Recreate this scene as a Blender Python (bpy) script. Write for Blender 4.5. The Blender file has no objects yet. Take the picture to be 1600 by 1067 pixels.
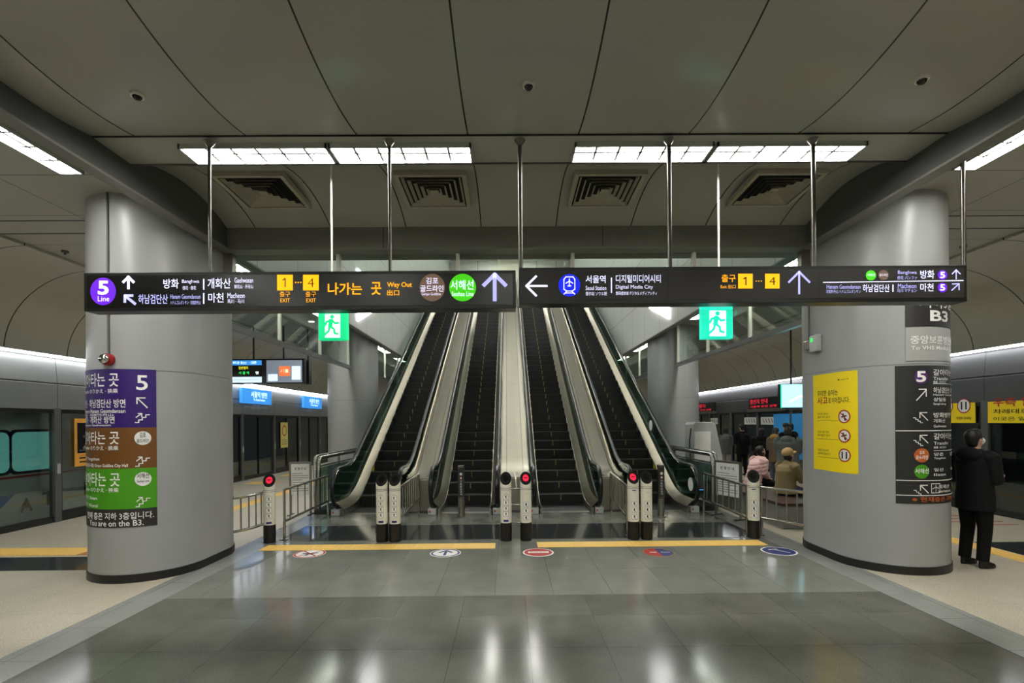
import bpy, math, random
from mathutils import Vector, Matrix, Euler
random.seed(7)
PI = math.pi
SC = bpy.context.scene
COL = SC.collection

# ------------------------------------------------------------------ camera
FPX, HZ, CAMP = 770.0, 659.0, Vector((-.15, 0, 1.9))
ROT = Euler((PI / 2, .008, -.0065), 'XYZ')
cd = bpy.data.cameras.new('camera'); cam = bpy.data.objects.new('camera', cd); COL.objects.link(cam)
cam.location = CAMP; cam.rotation_euler = ROT
cd.sensor_width = 36; cd.lens = FPX / 1600 * 36; cd.shift_y = (HZ - 533.5) / 1600; cd.clip_start = .05; cd.clip_end = 200
SC.camera = cam
# ------------------------------------------------------------------ world, exposure
w = bpy.data.worlds.new('world'); SC.world = w; w.use_nodes = True
w.node_tree.nodes['Background'].inputs[0].default_value = (.75, .8, .8, 1)
w.node_tree.nodes['Background'].inputs[1].default_value = .05
SC.view_settings.view_transform = 'Standard'; SC.view_settings.look = 'None'
SC.view_settings.exposure = 0.32; SC.view_settings.gamma = 1; SC.view_settings.use_curve_mapping = False
LAMP = 38.0      # radiance of the fluorescent diffusers
STRIP = 11.0      # radiance of the long platform strip lights

RM = ROT.to_matrix()
def ray(px, py):
    d = RM @ Vector(((px - 800) / FPX, (HZ - py) / FPX, -1)); return d
def at_y(px, py, Y):
    d = ray(px, py); t = (Y - CAMP.y) / d.y; return CAMP + d * t
def at_x(px, py, X):
    d = ray(px, py); t = (X - CAMP.x) / d.x; return CAMP + d * t
def at_z(px, py, Z=0):
    d = ray(px, py); t = (Z - CAMP.z) / d.z; return CAMP + d * t
def proj(p):
    q = RM.transposed() @ (Vector(p) - CAMP); return 800 + FPX * q.x / -q.z, HZ - FPX * q.y / -q.z

# ------------------------------------------------------------------ materials
M = {}
def L(c):   # sRGB 0-255 -> linear
    r = []
    for v in c:
        v /= 255; r.append(v / 12.92 if v <= .04045 else ((v + .055) / 1.055) ** 2.4)
    return (*r, 1)
def mat(name, c, rough=.5, metal=0, emit=0, ec=None, spec=.5, noise=0, nscale=8, bump=0):
    m = bpy.data.materials.new(name); m.use_nodes = True; nt = m.node_tree; b = nt.nodes['Principled BSDF']
    col = L(c) if max(c) > 1.001 else (*c, 1)
    b.inputs['Base Color'].default_value = col; b.inputs['Roughness'].default_value = rough
    b.inputs['Metallic'].default_value = metal; b.inputs['Specular IOR Level'].default_value = spec
    if emit:
        b.inputs['Emission Color'].default_value = L(ec) if ec else col; b.inputs['Emission Strength'].default_value = emit
    if noise or bump:
        tc = nt.nodes.new('ShaderNodeTexCoord'); n = nt.nodes.new('ShaderNodeTexNoise'); n.inputs['Scale'].default_value = nscale; n.inputs['Detail'].default_value = 6
        nt.links.new(tc.outputs['Object'], n.inputs['Vector'])
        if noise:
            mx = nt.nodes.new('ShaderNodeMix'); mx.data_type = 'RGBA'
            mx.inputs['A'].default_value = tuple(v * (1 - noise) for v in col[:3]) + (1,); mx.inputs['B'].default_value = tuple(min(1, v * (1 + noise)) for v in col[:3]) + (1,)
            nt.links.new(n.outputs['Fac'], mx.inputs['Factor']); nt.links.new(mx.outputs['Result'], b.inputs['Base Color'])
        if bump:
            bp = nt.nodes.new('ShaderNodeBump'); bp.inputs['Strength'].default_value = bump; bp.inputs['Distance'].default_value = .01
            nt.links.new(n.outputs['Fac'], bp.inputs['Height']); nt.links.new(bp.outputs['Normal'], b.inputs['Normal'])
    M[name] = m; return m
def math_(nt, op, a, b=None, c=None):
    n = nt.nodes.new('ShaderNodeMath'); n.operation = op
    for i, v in enumerate((a, b, c)):
        if v is None: continue
        if isinstance(v, (int, float)): n.inputs[i].default_value = v
        else: nt.links.new(v, n.inputs[i])
    return n.outputs[0]
def grid_mat(name, c, joints, jc, rough=.35, metal=0, noise=.06, nscale=3, spec=.5, speck=0, tilevar=None, rvar=0):
    """joints: list of (axis, period, offset, width) dark joint lines in the object's own coordinates"""
    m = mat(name, c, rough, metal, spec=spec); nt = m.node_tree; b = nt.nodes['Principled BSDF']
    tc = nt.nodes.new('ShaderNodeTexCoord'); sp = nt.nodes.new('ShaderNodeSeparateXYZ'); nt.links.new(tc.outputs['Object'], sp.inputs[0])
    mask = None
    for ax, per, off, wd in joints:
        s = math_(nt, 'SUBTRACT', sp.outputs['XYZ'.index(ax)], off); s = math_(nt, 'PINGPONG', s, per / 2); s = math_(nt, 'LESS_THAN', s, wd / 2)
        mask = s if mask is None else math_(nt, 'MAXIMUM', mask, s)
    col = L(c)
    n = nt.nodes.new('ShaderNodeTexNoise'); n.inputs['Scale'].default_value = nscale; n.inputs['Detail'].default_value = 8; nt.links.new(tc.outputs['Object'], n.inputs['Vector'])
    mx = nt.nodes.new('ShaderNodeMix'); mx.data_type = 'RGBA'
    mx.inputs['A'].default_value = tuple(v * (1 - noise) for v in col[:3]) + (1,); mx.inputs['B'].default_value = tuple(v * (1 + noise) for v in col[:3]) + (1,)
    nt.links.new(n.outputs['Fac'], mx.inputs['Factor']); out = mx.outputs['Result']
    def mul(out, fac_socket, lo, hi):
        r = nt.nodes.new('ShaderNodeMapRange'); r.inputs['To Min'].default_value = lo; r.inputs['To Max'].default_value = hi; nt.links.new(fac_socket, r.inputs['Value'])
        k = nt.nodes.new('ShaderNodeMix'); k.data_type = 'RGBA'; k.blend_type = 'MULTIPLY'; k.inputs['Factor'].default_value = 1
        nt.links.new(out, k.inputs['A']); nt.links.new(r.outputs[0], k.inputs['B']); return k.outputs['Result']
    if speck:
        n2 = nt.nodes.new('ShaderNodeTexNoise'); n2.inputs['Scale'].default_value = 75; n2.inputs['Detail'].default_value = 2; nt.links.new(tc.outputs['Object'], n2.inputs['Vector'])
        out = mul(out, n2.outputs['Fac'], 1 - speck, 1 + speck)
    if tilevar:
        px_, py_, ox, oy, amt = tilevar
        fx = math_(nt, 'FLOOR', math_(nt, 'DIVIDE', math_(nt, 'SUBTRACT', sp.outputs[0], ox), px_)); fy = math_(nt, 'FLOOR', math_(nt, 'DIVIDE', math_(nt, 'SUBTRACT', sp.outputs[1], oy), py_))
        cb = nt.nodes.new('ShaderNodeCombineXYZ'); nt.links.new(fx, cb.inputs[0]); nt.links.new(fy, cb.inputs[1])
        wn = nt.nodes.new('ShaderNodeTexWhiteNoise'); wn.noise_dimensions = '2D'; nt.links.new(cb.outputs[0], wn.inputs['Vector'])
        out = mul(out, wn.outputs['Value'], 1 - amt, 1 + amt)
    if rvar:
        r = nt.nodes.new('ShaderNodeMapRange'); r.inputs['To Min'].default_value = max(.02, rough - rvar); r.inputs['To Max'].default_value = rough + rvar
        nt.links.new(n.outputs['Fac'], r.inputs['Value']); nt.links.new(r.outputs[0], b.inputs['Roughness'])
    if mask is not None:
        k = nt.nodes.new('ShaderNodeMix'); k.data_type = 'RGBA'; nt.links.new(mask, k.inputs['Factor']); nt.links.new(out, k.inputs['A']); k.inputs['B'].default_value = L(jc); out = k.outputs['Result']
    nt.links.new(out, b.inputs['Base Color']); return m
def glass_mat(name, tint, gloss=.12, rough=.02):
    m = bpy.data.materials.new(name); m.use_nodes = True; nt = m.node_tree; nt.nodes.remove(nt.nodes['Principled BSDF'])
    out = nt.nodes['Material Output']; t = nt.nodes.new('ShaderNodeBsdfTransparent'); g = nt.nodes.new('ShaderNodeBsdfGlossy'); mx = nt.nodes.new('ShaderNodeMixShader')
    fr = nt.nodes.new('ShaderNodeLayerWeight'); fr.inputs['Blend'].default_value = .25
    r = nt.nodes.new('ShaderNodeMapRange'); r.inputs['To Min'].default_value = gloss * .5; r.inputs['To Max'].default_value = min(.9, gloss * 5)
    nt.links.new(fr.outputs['Fresnel'], r.inputs['Value'])
    t.inputs[0].default_value = (*tint, 1); g.inputs['Roughness'].default_value = rough; g.inputs[0].default_value = (.9, .95, .92, 1)
    nt.links.new(r.outputs[0], mx.inputs[0]); nt.links.new(t.outputs[0], mx.inputs[1]); nt.links.new(g.outputs[0], mx.inputs[2]); nt.links.new(mx.outputs[0], out.inputs[0])
    M[name] = m; return m

JX = ('X', 1.06, .54, .014)
grid_mat('ceiling_panel', (172, 171, 160), [JX], (46, 46, 40), rough=.26, noise=.04, nscale=1.5)
grid_mat('ceiling_strip', (172, 171, 160), [], (0, 0, 0), rough=.4, noise=.04)
grid_mat('ceiling_outer', (166, 164, 150), [('Y', 1.06, .2, .012), ('X', 30, 5.85, .012), ('X', 30, -5.85, .012), ('X', 30, 7.5, .02), ('X', 30, -7.5, .02)], (40, 40, 36), rough=.45, noise=.05)
grid_mat('vault_panel', (184, 181, 166), [('Y', 1.25, .05, .022)], (50, 50, 46), rough=.4, noise=.05)
grid_mat('well_wall', (205, 208, 204), [('Y', 1.5, .3, .014), ('Z', 1.3, .46, .014)], (90, 92, 90), rough=.35, noise=.03)
grid_mat('upper_wall', (226, 226, 218), [('X', 1.35, .5, .03), ('Z', 2.0, .3, .02)], (110, 110, 106), rough=.35, noise=.08)
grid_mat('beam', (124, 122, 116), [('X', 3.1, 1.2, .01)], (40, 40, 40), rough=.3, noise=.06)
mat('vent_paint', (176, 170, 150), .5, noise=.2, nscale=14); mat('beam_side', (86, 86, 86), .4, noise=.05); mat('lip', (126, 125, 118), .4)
grid_mat('granite_dark', (92, 93, 85), [('X', .65, .01, .005), ('Y', .68, .06, .005)], (64, 64, 59), rough=.14, noise=.34, nscale=2.6, speck=.4, tilevar=(.65, .68, .01, .06, .10), rvar=.05)
grid_mat('granite_mid', (116, 118, 111), [('X', .65, .33, .005), ('Y', 30, 6.35, .005)], (80, 81, 77), rough=.15, noise=.28, nscale=2.5, speck=.2, tilevar=(.65, 1.0, .33, 5.4, .06), rvar=.05)
grid_mat('granite_pale', (140, 142, 138), [('X', .65, .33, .005), ('Y', .65, .1, .005)], (86, 86, 84), rough=.2, noise=.12, speck=.25)
grid_mat('granite_black', (52, 55, 55), [('X', 1.3, .33, .005)], (30, 30, 30), rough=.1, noise=.2, speck=.2)
grid_mat('granite_beige', (184, 176, 157), [('X', .6, .1, .004), ('Y', .6, .2, .004)], (140, 134, 120), rough=.34, noise=.16, nscale=3, speck=.75)
mat('tactile', (240, 198, 104), .55); mat('tactile_brown', (176, 118, 62), .55)
grid_mat('column', (156, 158, 157), [], (0, 0, 0), rough=.34, noise=.05, nscale=2.5)
mat('black_base', (22, 22, 22), .35); mat('conduit', (92, 90, 86), .5)
mat('steel', (186, 184, 178), .2, 1, noise=.05); mat('steel_brushed', (160, 156, 146), .36, 1, noise=.08, nscale=5); mat('steel_polished', (206, 200, 186), .1, 1)
mat('deck_inner', (134, 129, 114), .34, 1, noise=.12, nscale=3, bump=.1); mat('steel_dark', (112, 110, 104), .3, 1); mat('deck_steel', (154, 150, 136), .3, 1, noise=.1, nscale=3, bump=.08)
mat('rubber', (14, 14, 15), .28); mat('step_black', (20, 20, 21), .5); mat('step_riser', (15, 15, 16), .45); mat('step_edge', (62, 60, 56), .4, .5); mat('step_mark', (150, 130, 62), .6)
glass_mat('glass_green', (.62, .80, .74), .16); glass_mat('glass_clear', (.86, .9, .88), .08); glass_mat('glass_dark', (.76, .80, .80), .09)
mat('white_paint', (222, 220, 208), .35); mat('ivory', (224, 221, 204), .3); mat('black_plastic', (16, 16, 17), .3); mat('grey_plastic', (176, 180, 178), .45)
mat('lamp', (255, 255, 255), .5, emit=LAMP, ec=(255, 253, 246)); mat('strip_lamp', (255, 255, 255), .5, emit=STRIP, ec=(250, 252, 255)); mat('louvre', (205, 208, 206), .3, .6)
mat('louvre_grid', (150, 152, 150), .5); mat('lamp_added', (255, 255, 255), .5, emit=34, ec=(255, 253, 246)); mat('lamp_small', (255, 255, 255), .5, emit=6)
mat('sign_black', (24, 24, 24), .25); mat('sign_brown', (52, 49, 45), .4); mat('sign_frame', (20, 20, 20), .35)
mat('ink_white', (236, 236, 255), .5, emit=1.0, ec=(222, 222, 255)); mat('ink_violet', (190, 190, 255), .5, emit=.75, ec=(190, 190, 255)); mat('ink_amber', (255, 178, 20), .5, emit=.9, ec=(255, 172, 20))
mat('lit_purple', (96, 20, 200), .5, emit=.8, ec=(98, 18, 205)); mat('lit_green', (70, 200, 20), .5, emit=.75, ec=(66, 205, 14)); mat('lit_brown', (124, 98, 80), .5, emit=.45, ec=(124, 98, 80)); mat('lit_blue', (20, 40, 225), .5, emit=.8, ec=(16, 36, 228)); mat('lit_amber', (255, 190, 10), .5, emit=.9, ec=(255, 186, 8))
mat('ink_dark', (60, 34, 10), .6); mat('lit_exit', (20, 190, 120), .5, emit=.9, ec=(10, 190, 120)); mat('lit_exit_teal', (20, 190, 160), .5, emit=.9, ec=(20, 200, 165)); mat('lit_white', (240, 255, 248), .5, emit=1.1, ec=(225, 250, 238))
mat('vinyl_purple', (48, 22, 104), .4); mat('vinyl_brown', (110, 70, 26), .4); mat('vinyl_green', (72, 152, 20), .4); mat('vinyl_black', (44, 43, 42), .4); mat('vinyl_charcoal', (40, 41, 40), .4); mat('vinyl_grey', (164, 165, 162), .4); mat('vinyl_yellow', (250, 222, 10), .45); mat('vinyl_white', (238, 238, 234), .45)
mat('print_black', (28, 26, 22), .6); mat('print_red', (176, 36, 32), .5); mat('print_blue', (28, 40, 110), .5); mat('print_grey', (120, 120, 118), .6); mat('print_green', (60, 110, 30), .6); mat('print_orange', (190, 96, 30), .6); mat('print_violet', (86, 36, 110), .5)
mat('red_gloss', (140, 24, 30), .3); mat('chrome', (210, 210, 205), .12, 1)
mat('lit_red', (230, 20, 50), .5, emit=.9, ec=(240, 16, 56)); mat('lens_dark', (18, 16, 16), .2)
grid_mat('fascia_shaded', (92, 92, 94), [('Y', 2.25, 9.78, .014)], (50, 50, 50), rough=.4, metal=.4, noise=.08)  # darker fascia copy for the right wall: weaker strip-light glow put into the colour
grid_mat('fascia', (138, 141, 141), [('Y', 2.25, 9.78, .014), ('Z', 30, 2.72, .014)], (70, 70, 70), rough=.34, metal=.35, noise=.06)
mat('door_frame', (112, 114, 114), .35, .6); mat('door_dark', (40, 42, 43), .35, .4); mat('dark_tunnel', (20, 21, 22), .8)
mat('train_silver', (178, 180, 178), .4, .2, noise=.05); mat('train_window', (90, 150, 140), .3, emit=.45, ec=(100, 170, 158)); mat('train_dark', (26, 30, 32), .3); mat('train_red', (150, 40, 40), .4); mat('train_blue', (40, 80, 170), .4)
mat('lit_sky', (70, 150, 230), .5, emit=.75, ec=(52, 140, 226)); mat('lit_cyan', (150, 225, 235), .5, emit=1.8, ec=(140, 222, 235)); mat('lit_pale', (205, 225, 240), .5, emit=.8); mat('lit_ledgreen', (40, 230, 90), .5, emit=.9); mat('lit_ledyellow', (235, 225, 40), .5, emit=.9); mat('lit_grey', (130, 140, 155), .5, emit=.4); mat('lit_orange', (235, 120, 70), .5, emit=.6); mat('lit_ledred', (225, 40, 60), .5, emit=.7); mat('poster_amber', (206, 150, 64), .5, emit=.1, ec=(214, 140, 40)); mat('screen_black', (12, 14, 18), .2); mat('lit_adblue', (40, 130, 190), .5, emit=.22)
mat('skin', (205, 160, 132), .5); mat('hair', (20, 17, 16), .5); mat('mask_white', (225, 228, 228), .7); mat('eye', (20, 16, 14), .2); mat('lips', (150, 84, 76), .5)
mat('coat_black', (9, 10, 13), .8, noise=.2, spec=.25); mat('trousers_black', (7, 7, 8), .85, spec=.25); mat('shoe_black', (14, 14, 14), .4); mat('coat_pink', (206, 168, 164), .6); mat('coat_khaki', (122, 106, 70), .85, noise=.15, nscale=40); mat('cap_tan', (176, 146, 96), .8); mat('coat_grey', (82, 86, 84), .8); mat('coat_green', (74, 80, 76), .7); mat('coat_brown', (92, 74, 56), .75); mat('notice_yellow', (216, 204, 120), .6); mat('hood_ochre', (150, 116, 56), .8); mat('jeans', (60, 66, 80), .8); mat('trousers_grey', (150, 148, 146), .8); mat('bag_blue', (150, 186, 206), .5); mat('shoe_white', (200, 200, 198), .5); mat('phone', (24, 26, 32), .2); mat('wood_seat', (60, 38, 30), .45); mat('bench_grey', (120, 120, 116), .5)

# ------------------------------------------------------------------ mesh helpers
class MB:
    def __init__(s): s.v = []; s.f = []; s.mi = []; s.cur = 0
    def add(s, vs, fs):
        o = len(s.v); s.v += [tuple(v) for v in vs]
        for f in fs: s.f.append(tuple(i + o for i in f)); s.mi.append(s.cur)
        return s
    def box(s, x0, x1, y0, y1, z0, z1):
        return s.add([(x0, y0, z0), (x1, y0, z0), (x1, y1, z0), (x0, y1, z0), (x0, y0, z1), (x1, y0, z1), (x1, y1, z1), (x0, y1, z1)],
                     [(3, 2, 1, 0), (4, 5, 6, 7), (0, 1, 5, 4), (1, 2, 6, 5), (2, 3, 7, 6), (3, 0, 4, 7)])
    def quad(s, a, b, c, d): return s.add([a, b, c, d], [(0, 1, 2, 3)])
    def tube(s, pts, rad, n=10, caps=True, up=Vector((0, 0, 1))):
        """rad: a number or a list of numbers / (a, b) pairs"""
        pts = [Vector(p) for p in pts]; N = len(pts); rings = []; prev = None
        if not isinstance(rad, (list, tuple)): rad = [rad] * N
        for i, p in enumerate(pts):
            t = (pts[min(i + 1, N - 1)] - pts[max(i - 1, 0)]).normalized()
            if prev is None:
                u = up if abs(t.dot(up)) < .95 else Vector((0, 1, 0)); a = (u.cross(t)).normalized()
            else:
                a = (prev - t * prev.dot(t)).normalized()
            prev = a; b = t.cross(a); r = rad[i]; ra, rb = r if isinstance(r, (list, tuple)) else (r, r)
            rings.append([p + a * math.cos(2 * PI * k / n) * ra + b * math.sin(2 * PI * k / n) * rb for k in range(n)])
        vs = [v for r in rings for v in r]; fs = []
        for i in range(N - 1):
            for k in range(n): fs.append((i * n + k, i * n + (k + 1) % n, (i + 1) * n + (k + 1) % n, (i + 1) * n + k))
        if caps: fs.append(tuple(range(n))[::-1]); fs.append(tuple((N - 1) * n + k for k in range(n)))
        return s.add(vs, fs)
    def cyl(s, x, y, z0, z1, r, n=24, r2=None): return s.tube([(x, y, z0), (x, y, z1)], [r, r if r2 is None else r2], n)
    def loft(s, rings, n=20):
        """rings: (z, rx, ry, cx, cy)"""
        vs = [(q[3] + q[1] * math.cos(2 * PI * k / n), q[4] + q[2] * math.sin(2 * PI * k / n), q[0]) for q in rings for k in range(n)]
        fs = [(i * n + k, i * n + (k + 1) % n, (i + 1) * n + (k + 1) % n, (i + 1) * n + k) for i in range(len(rings) - 1) for k in range(n)]
        fs += [tuple(range(n))[::-1], tuple((len(rings) - 1) * n + k for k in range(n))]
        return s.add(vs, fs)
    def ball(s, c, r, n=14, m=9):
        c = Vector(c); r = r if isinstance(r, (list, tuple)) else (r, r, r); vs = [c + Vector((0, 0, -r[2]))]
        for i in range(1, m):
            a = -PI / 2 + PI * i / m
            vs += [c + Vector((r[0] * math.cos(a) * math.cos(2 * PI * k / n), r[1] * math.cos(a) * math.sin(2 * PI * k / n), r[2] * math.sin(a))) for k in range(n)]
        vs.append(c + Vector((0, 0, r[2]))); fs = [(0, 1 + (k + 1) % n, 1 + k) for k in range(n)]
        for i in range(m - 2):
            for k in range(n): fs.append((1 + i * n + k, 1 + i * n + (k + 1) % n, 1 + (i + 1) * n + (k + 1) % n, 1 + (i + 1) * n + k))
        t = len(vs) - 1; fs += [(t, 1 + (m - 2) * n + k, 1 + (m - 2) * n + (k + 1) % n) for k in range(n)]
        return s.add(vs, fs)
    def strip(s, rows):
        """rows of equal length -> grid of quads"""
        n = len(rows[0]); return s.add([p for r in rows for p in r], [(i * n + k, i * n + k + 1, (i + 1) * n + k + 1, (i + 1) * n + k) for i in range(len(rows) - 1) for k in range(n - 1)])
    def slab(s, path, x0, x1):
        """closed outline in (y, z) rows (y, zlow, zhigh), extruded from x0 to x1"""
        vs = []; fs = []; N = len(path)
        for y, a, b in path: vs += [(x0, y, a), (x1, y, a), (x1, y, b), (x0, y, b)]
        for i in range(N - 1):
            o = 4 * i
            for k in range(4): fs.append((o + k, o + (k + 1) % 4, o + 4 + (k + 1) % 4, o + 4 + k))
        fs += [(3, 2, 1, 0), tuple(4 * (N - 1) + k for k in range(4))]
        return s.add(vs, fs)
    def mesh(s, name):
        me = bpy.data.meshes.new(name); me.from_pydata(s.v, [], s.f); me.validate(); return me
    def build(s, name, m, parent=None, smooth=None, bevel=0, recalc=True):
        me = s.mesh(name)
        if len(s.mi) == len(me.polygons):
            for p, i in zip(me.polygons, s.mi): p.material_index = i
        return link(name, me, m, parent, smooth, bevel, recalc)
def link(name, me, m, parent=None, smooth=None, bevel=0, recalc=True):
    if recalc:
        import bmesh
        bm = bmesh.new(); bm.from_mesh(me); bmesh.ops.recalc_face_normals(bm, faces=bm.faces); bm.to_mesh(me); bm.free()
    for k in (m if isinstance(m, (list, tuple)) else [m]): me.materials.append(M[k])
    if smooth:
        me.shade_smooth(); me.set_sharp_from_angle(angle=math.radians(smooth))
    o = bpy.data.objects.new(name, me); COL.objects.link(o)
    if parent is not None: o.parent = parent
    if bevel:
        b = o.modifiers.new('bevel', 'BEVEL'); b.width = bevel; b.segments = 2; b.limit_method = 'ANGLE'
    return o
def tag(o, label, cat, group=None):
    o['label'] = label; o['category'] = cat
    if group: o['group'] = group
    return o
def thing(name, label, cat, loc=(0, 0, 0), rz=0, group=None):
    o = bpy.data.objects.new(name, None); COL.objects.link(o); o.location = loc; o.rotation_euler = (0, 0, rz); o.empty_display_size = .1
    return tag(o, label, cat, group)
def struct(o): o['kind'] = 'structure'; return o
def copy_tree(root, loc=None, rz=None, label=None):
    r = root.copy(); COL.objects.link(r)
    if loc is not None: r.location = loc
    if rz is not None: r.rotation_euler = (0, 0, rz)
    if label: r['label'] = label
    for ch in list(root.children):
        c = ch.copy(); COL.objects.link(c); c.parent = r
        for g in list(ch.children):
            d = g.copy(); COL.objects.link(d); d.parent = c
    return r

# lettering: text is flattened to a mesh, normalised to its ink box and mapped on a surface by a function f(x, y) -> point
_tc = {}
def text_norm(t, bold):
    if (t, bold) in _tc: return _tc[(t, bold)]
    c = bpy.data.curves.new('t', 'FONT'); c.body = t; c.resolution_u = 3; c.offset = bold; o = bpy.data.objects.new('t', c); COL.objects.link(o)
    me = bpy.data.meshes.new_from_object(o.evaluated_get(bpy.context.evaluated_depsgraph_get()))
    vs = [v.co.copy() for v in me.vertices]; fs = [tuple(p.vertices) for p in me.polygons]
    bpy.data.objects.remove(o); bpy.data.curves.remove(c); bpy.data.meshes.remove(me)
    x0 = min(v.x for v in vs); x1 = max(v.x for v in vs); y0 = min(v.y for v in vs); y1 = max(v.y for v in vs)
    r = ([((v.x - x0) / max(1e-6, x1 - x0), (v.y - y0) / max(1e-6, y1 - y0)) for v in vs], fs); _tc[(t, bold)] = r; return r
class Face:
    """drawing surface: f(x, y) -> world point; y grows downwards like on the sign's layout sheet"""
    def __init__(s, parent, f, inv=None): s.p = parent; s.f = f
    def _b(s, name, mb, m):
        o = mb.build(name, m, s.p, recalc=False); return o
    def letters(s, items, m, name='lettering', bold=.008):
        for t, x0, y0, x1, y1 in items:
            h = abs(y1 - y0); bo = 0 if (2 < h < 9 or h < .05) and bold == .008 else bold
            vs, fs = text_norm(t, bo); mb = MB(); mb.add([s.f(x0 + (x1 - x0) * u, y1 + (y0 - y1) * v) for u, v in vs], fs); o = s._b(name, mb, m)
        return o
    def poly(s, pts, m, name): return s._b(name, MB().add([s.f(*p) for p in pts], [tuple(range(len(pts)))[::-1]]), m)
    def rect(s, x0, y0, x1, y1, m, name, n=1):
        mb = MB(); mb.strip([[s.f(x0 + (x1 - x0) * k / n, y) for k in range(n + 1)] for y in (y1, y0)]); return s._b(name, mb, m)
    def disc(s, x, y, rx, ry, m, name, n=36):
        mb = MB(); mb.strip([[s.f(x + rx * q * math.cos(2 * PI * k / n), y + ry * q * math.sin(2 * PI * k / n)) for k in range(n + 1)] for q in (0, .35, .7, 1)]); return s._b(name, mb, m)
    def ring(s, x, y, rx, ry, wd, m, name, n=36):
        mb = MB(); mb.strip([[s.f(x + (rx - d) * math.cos(2 * PI * k / n), y + (ry - d * ry / rx) * math.sin(2 * PI * k / n)) for k in range(n + 1)] for d in (wd, 0)]); return s._b(name, mb, m)
    def strokes(s, lines, wd, m, name, ky=1):
        mb = MB()
        for ln in lines:
            if max(abs(c) for p in ln for c in p) < 5:      # metres on a curved skin: follow the curve
                fine = [ln[0]]
                for (xa, ya), (xb, yb) in zip(ln, ln[1:]):
                    n = max(1, math.ceil(abs(xb - xa) / .04)); fine += [(xa + (xb - xa) * k / n, ya + (yb - ya) * k / n) for k in range(1, n + 1)]
                ln = fine
            for (xa, ya), (xb, yb) in zip(ln, ln[1:]):
                dx, dy = xb - xa, (yb - ya) / ky; l = math.hypot(dx, dy) or 1; nx, ny = -dy / l * wd / 2, dx / l * wd / 2 * ky
                ex, ey = dx / l * wd * .3, dy / l * wd * .3 * ky
                mb.add([s.f(xa - ex + nx, ya - ey + ny), s.f(xb + ex + nx, yb + ey + ny), s.f(xb + ex - nx, yb + ey - ny), s.f(xa - ex - nx, ya - ey - ny)], [(0, 1, 2, 3)])
        return s._b(name, mb, m)
    def arrow(s, x, y, r, ang, wd, m, head=.75, name='arrow', ky=1):
        c, sn = math.cos(ang), -math.sin(ang)
        P = lambda a, b: (x + a * c - b * sn * 1.0, y + (a * sn + b * c) * ky)
        return s.strokes([[P(-r, 0), P(r, 0)], [P(r - head * r, -head * r), P(r, 0), P(r - head * r, head * r)]], wd, m, name, ky)
def local(o): return o.matrix_world.inverted() if False else None
def plane_y(Y, parent=None, off=.003):
    base = Vector(parent.location) if parent is not None else Vector((0, 0, 0))
    def f(px, py):
        p = at_y(px, py, Y); return Vector((p.x, Y - off, p.z)) - base
    return f

# ================================================================== STRUCTURE
def rect_floor(name, m, x0, x1, y0, y1, z=0):
    return struct(MB().box(x0, x1, y0, y1, z - .12, z).build(name, m))
XL, XR = -9.1, 9.4
rect_floor('floor', 'granite_dark', -3.92, 3.92, -5, 5.4)
rect_floor('floor_band', 'granite_mid', -3.92, 3.92, 5.4, 7.95)
rect_floor('floor_black_band', 'granite_black', -3.92, 3.92, 7.95, 9.15)
rect_floor('floor_landing', 'granite_mid', -3.92, 3.92, 9.15, 10.45)
rect_floor('floor_pit', 'granite_black', -3.92, 3.92, 10.45, 27, -.1)
for sx, nm in ((-1, 'left'), (1, 'right')):
    a, b = sorted((sx * 3.92, sx * 4.32)); rect_floor('floor_border_' + nm, 'granite_pale', a, b, -5, 30)
    a, b = sorted((sx * 4.32, XL if sx < 0 else XR)); rect_floor('floor_platform_' + nm, 'granite_beige', a, b, -5, 30)
struct(MB().box(-3.92, 3.92, 7.955, 7.99, .0005, .004).build('trim_1', 'steel'))
for nm, x0, x1, y0, y1 in (('left', XL, -5.3, 6.5, 7.16), ('right', 6.95, XR, 6.3, 7.5)):
    struct(MB().box(x0, x1, y0, y1, -.01, .0012).build('floor_dark_inlay_' + nm, 'granite_black'))

# near vault, light strip, far vault (hall between the two side beams)
def vault(name, prof, m, x0=-4.1, x1=4.1):
    mb = MB(); mb.strip([[(x, y, z) for x in (x0, x1)] for y, z in prof]); mb.strip([[(x, y, z + .04) for x in (x0, x1)] for y, z in prof])
    return struct(mb.build(name, m, smooth=40))
zb = lambda y: 4.59 + .15 * (y - 4.07) ** 2
vault('ceiling', [(-5, 4.73), (1, 4.73), (2.6, 4.73), (3.0, 4.73)] + [(3.15 + .1 * k, zb(3.15 + .1 * k)) for k in range(16)] + [(4.72, zb(4.72))], 'ceiling_panel')
vault('ceiling_light_strip', [(4.72, zb(4.72)), (4.75, 4.646), (5.21, 4.64)], 'ceiling_strip')
zf = lambda y: 4.86 - .215 * ((y - 6.08) / .93) ** 2
vault('ceiling_far', [(5.21, 4.635), (5.22, 4.63), (5.25, 4.66)] + [(5.26 + .09 * k, zf(5.26 + .09 * k)) for k in range(19)] + [(6.97, zf(6.97))], 'ceiling_panel')
struct(MB().box(-4.1, 4.1, 4.715, 4.727, 4.64, 4.66).build('trim_5', 'sign_frame')); struct(MB().box(-4.1, 4.1, 5.205, 5.22, 4.625, 4.645).build('trim_6', 'conduit'))
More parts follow.
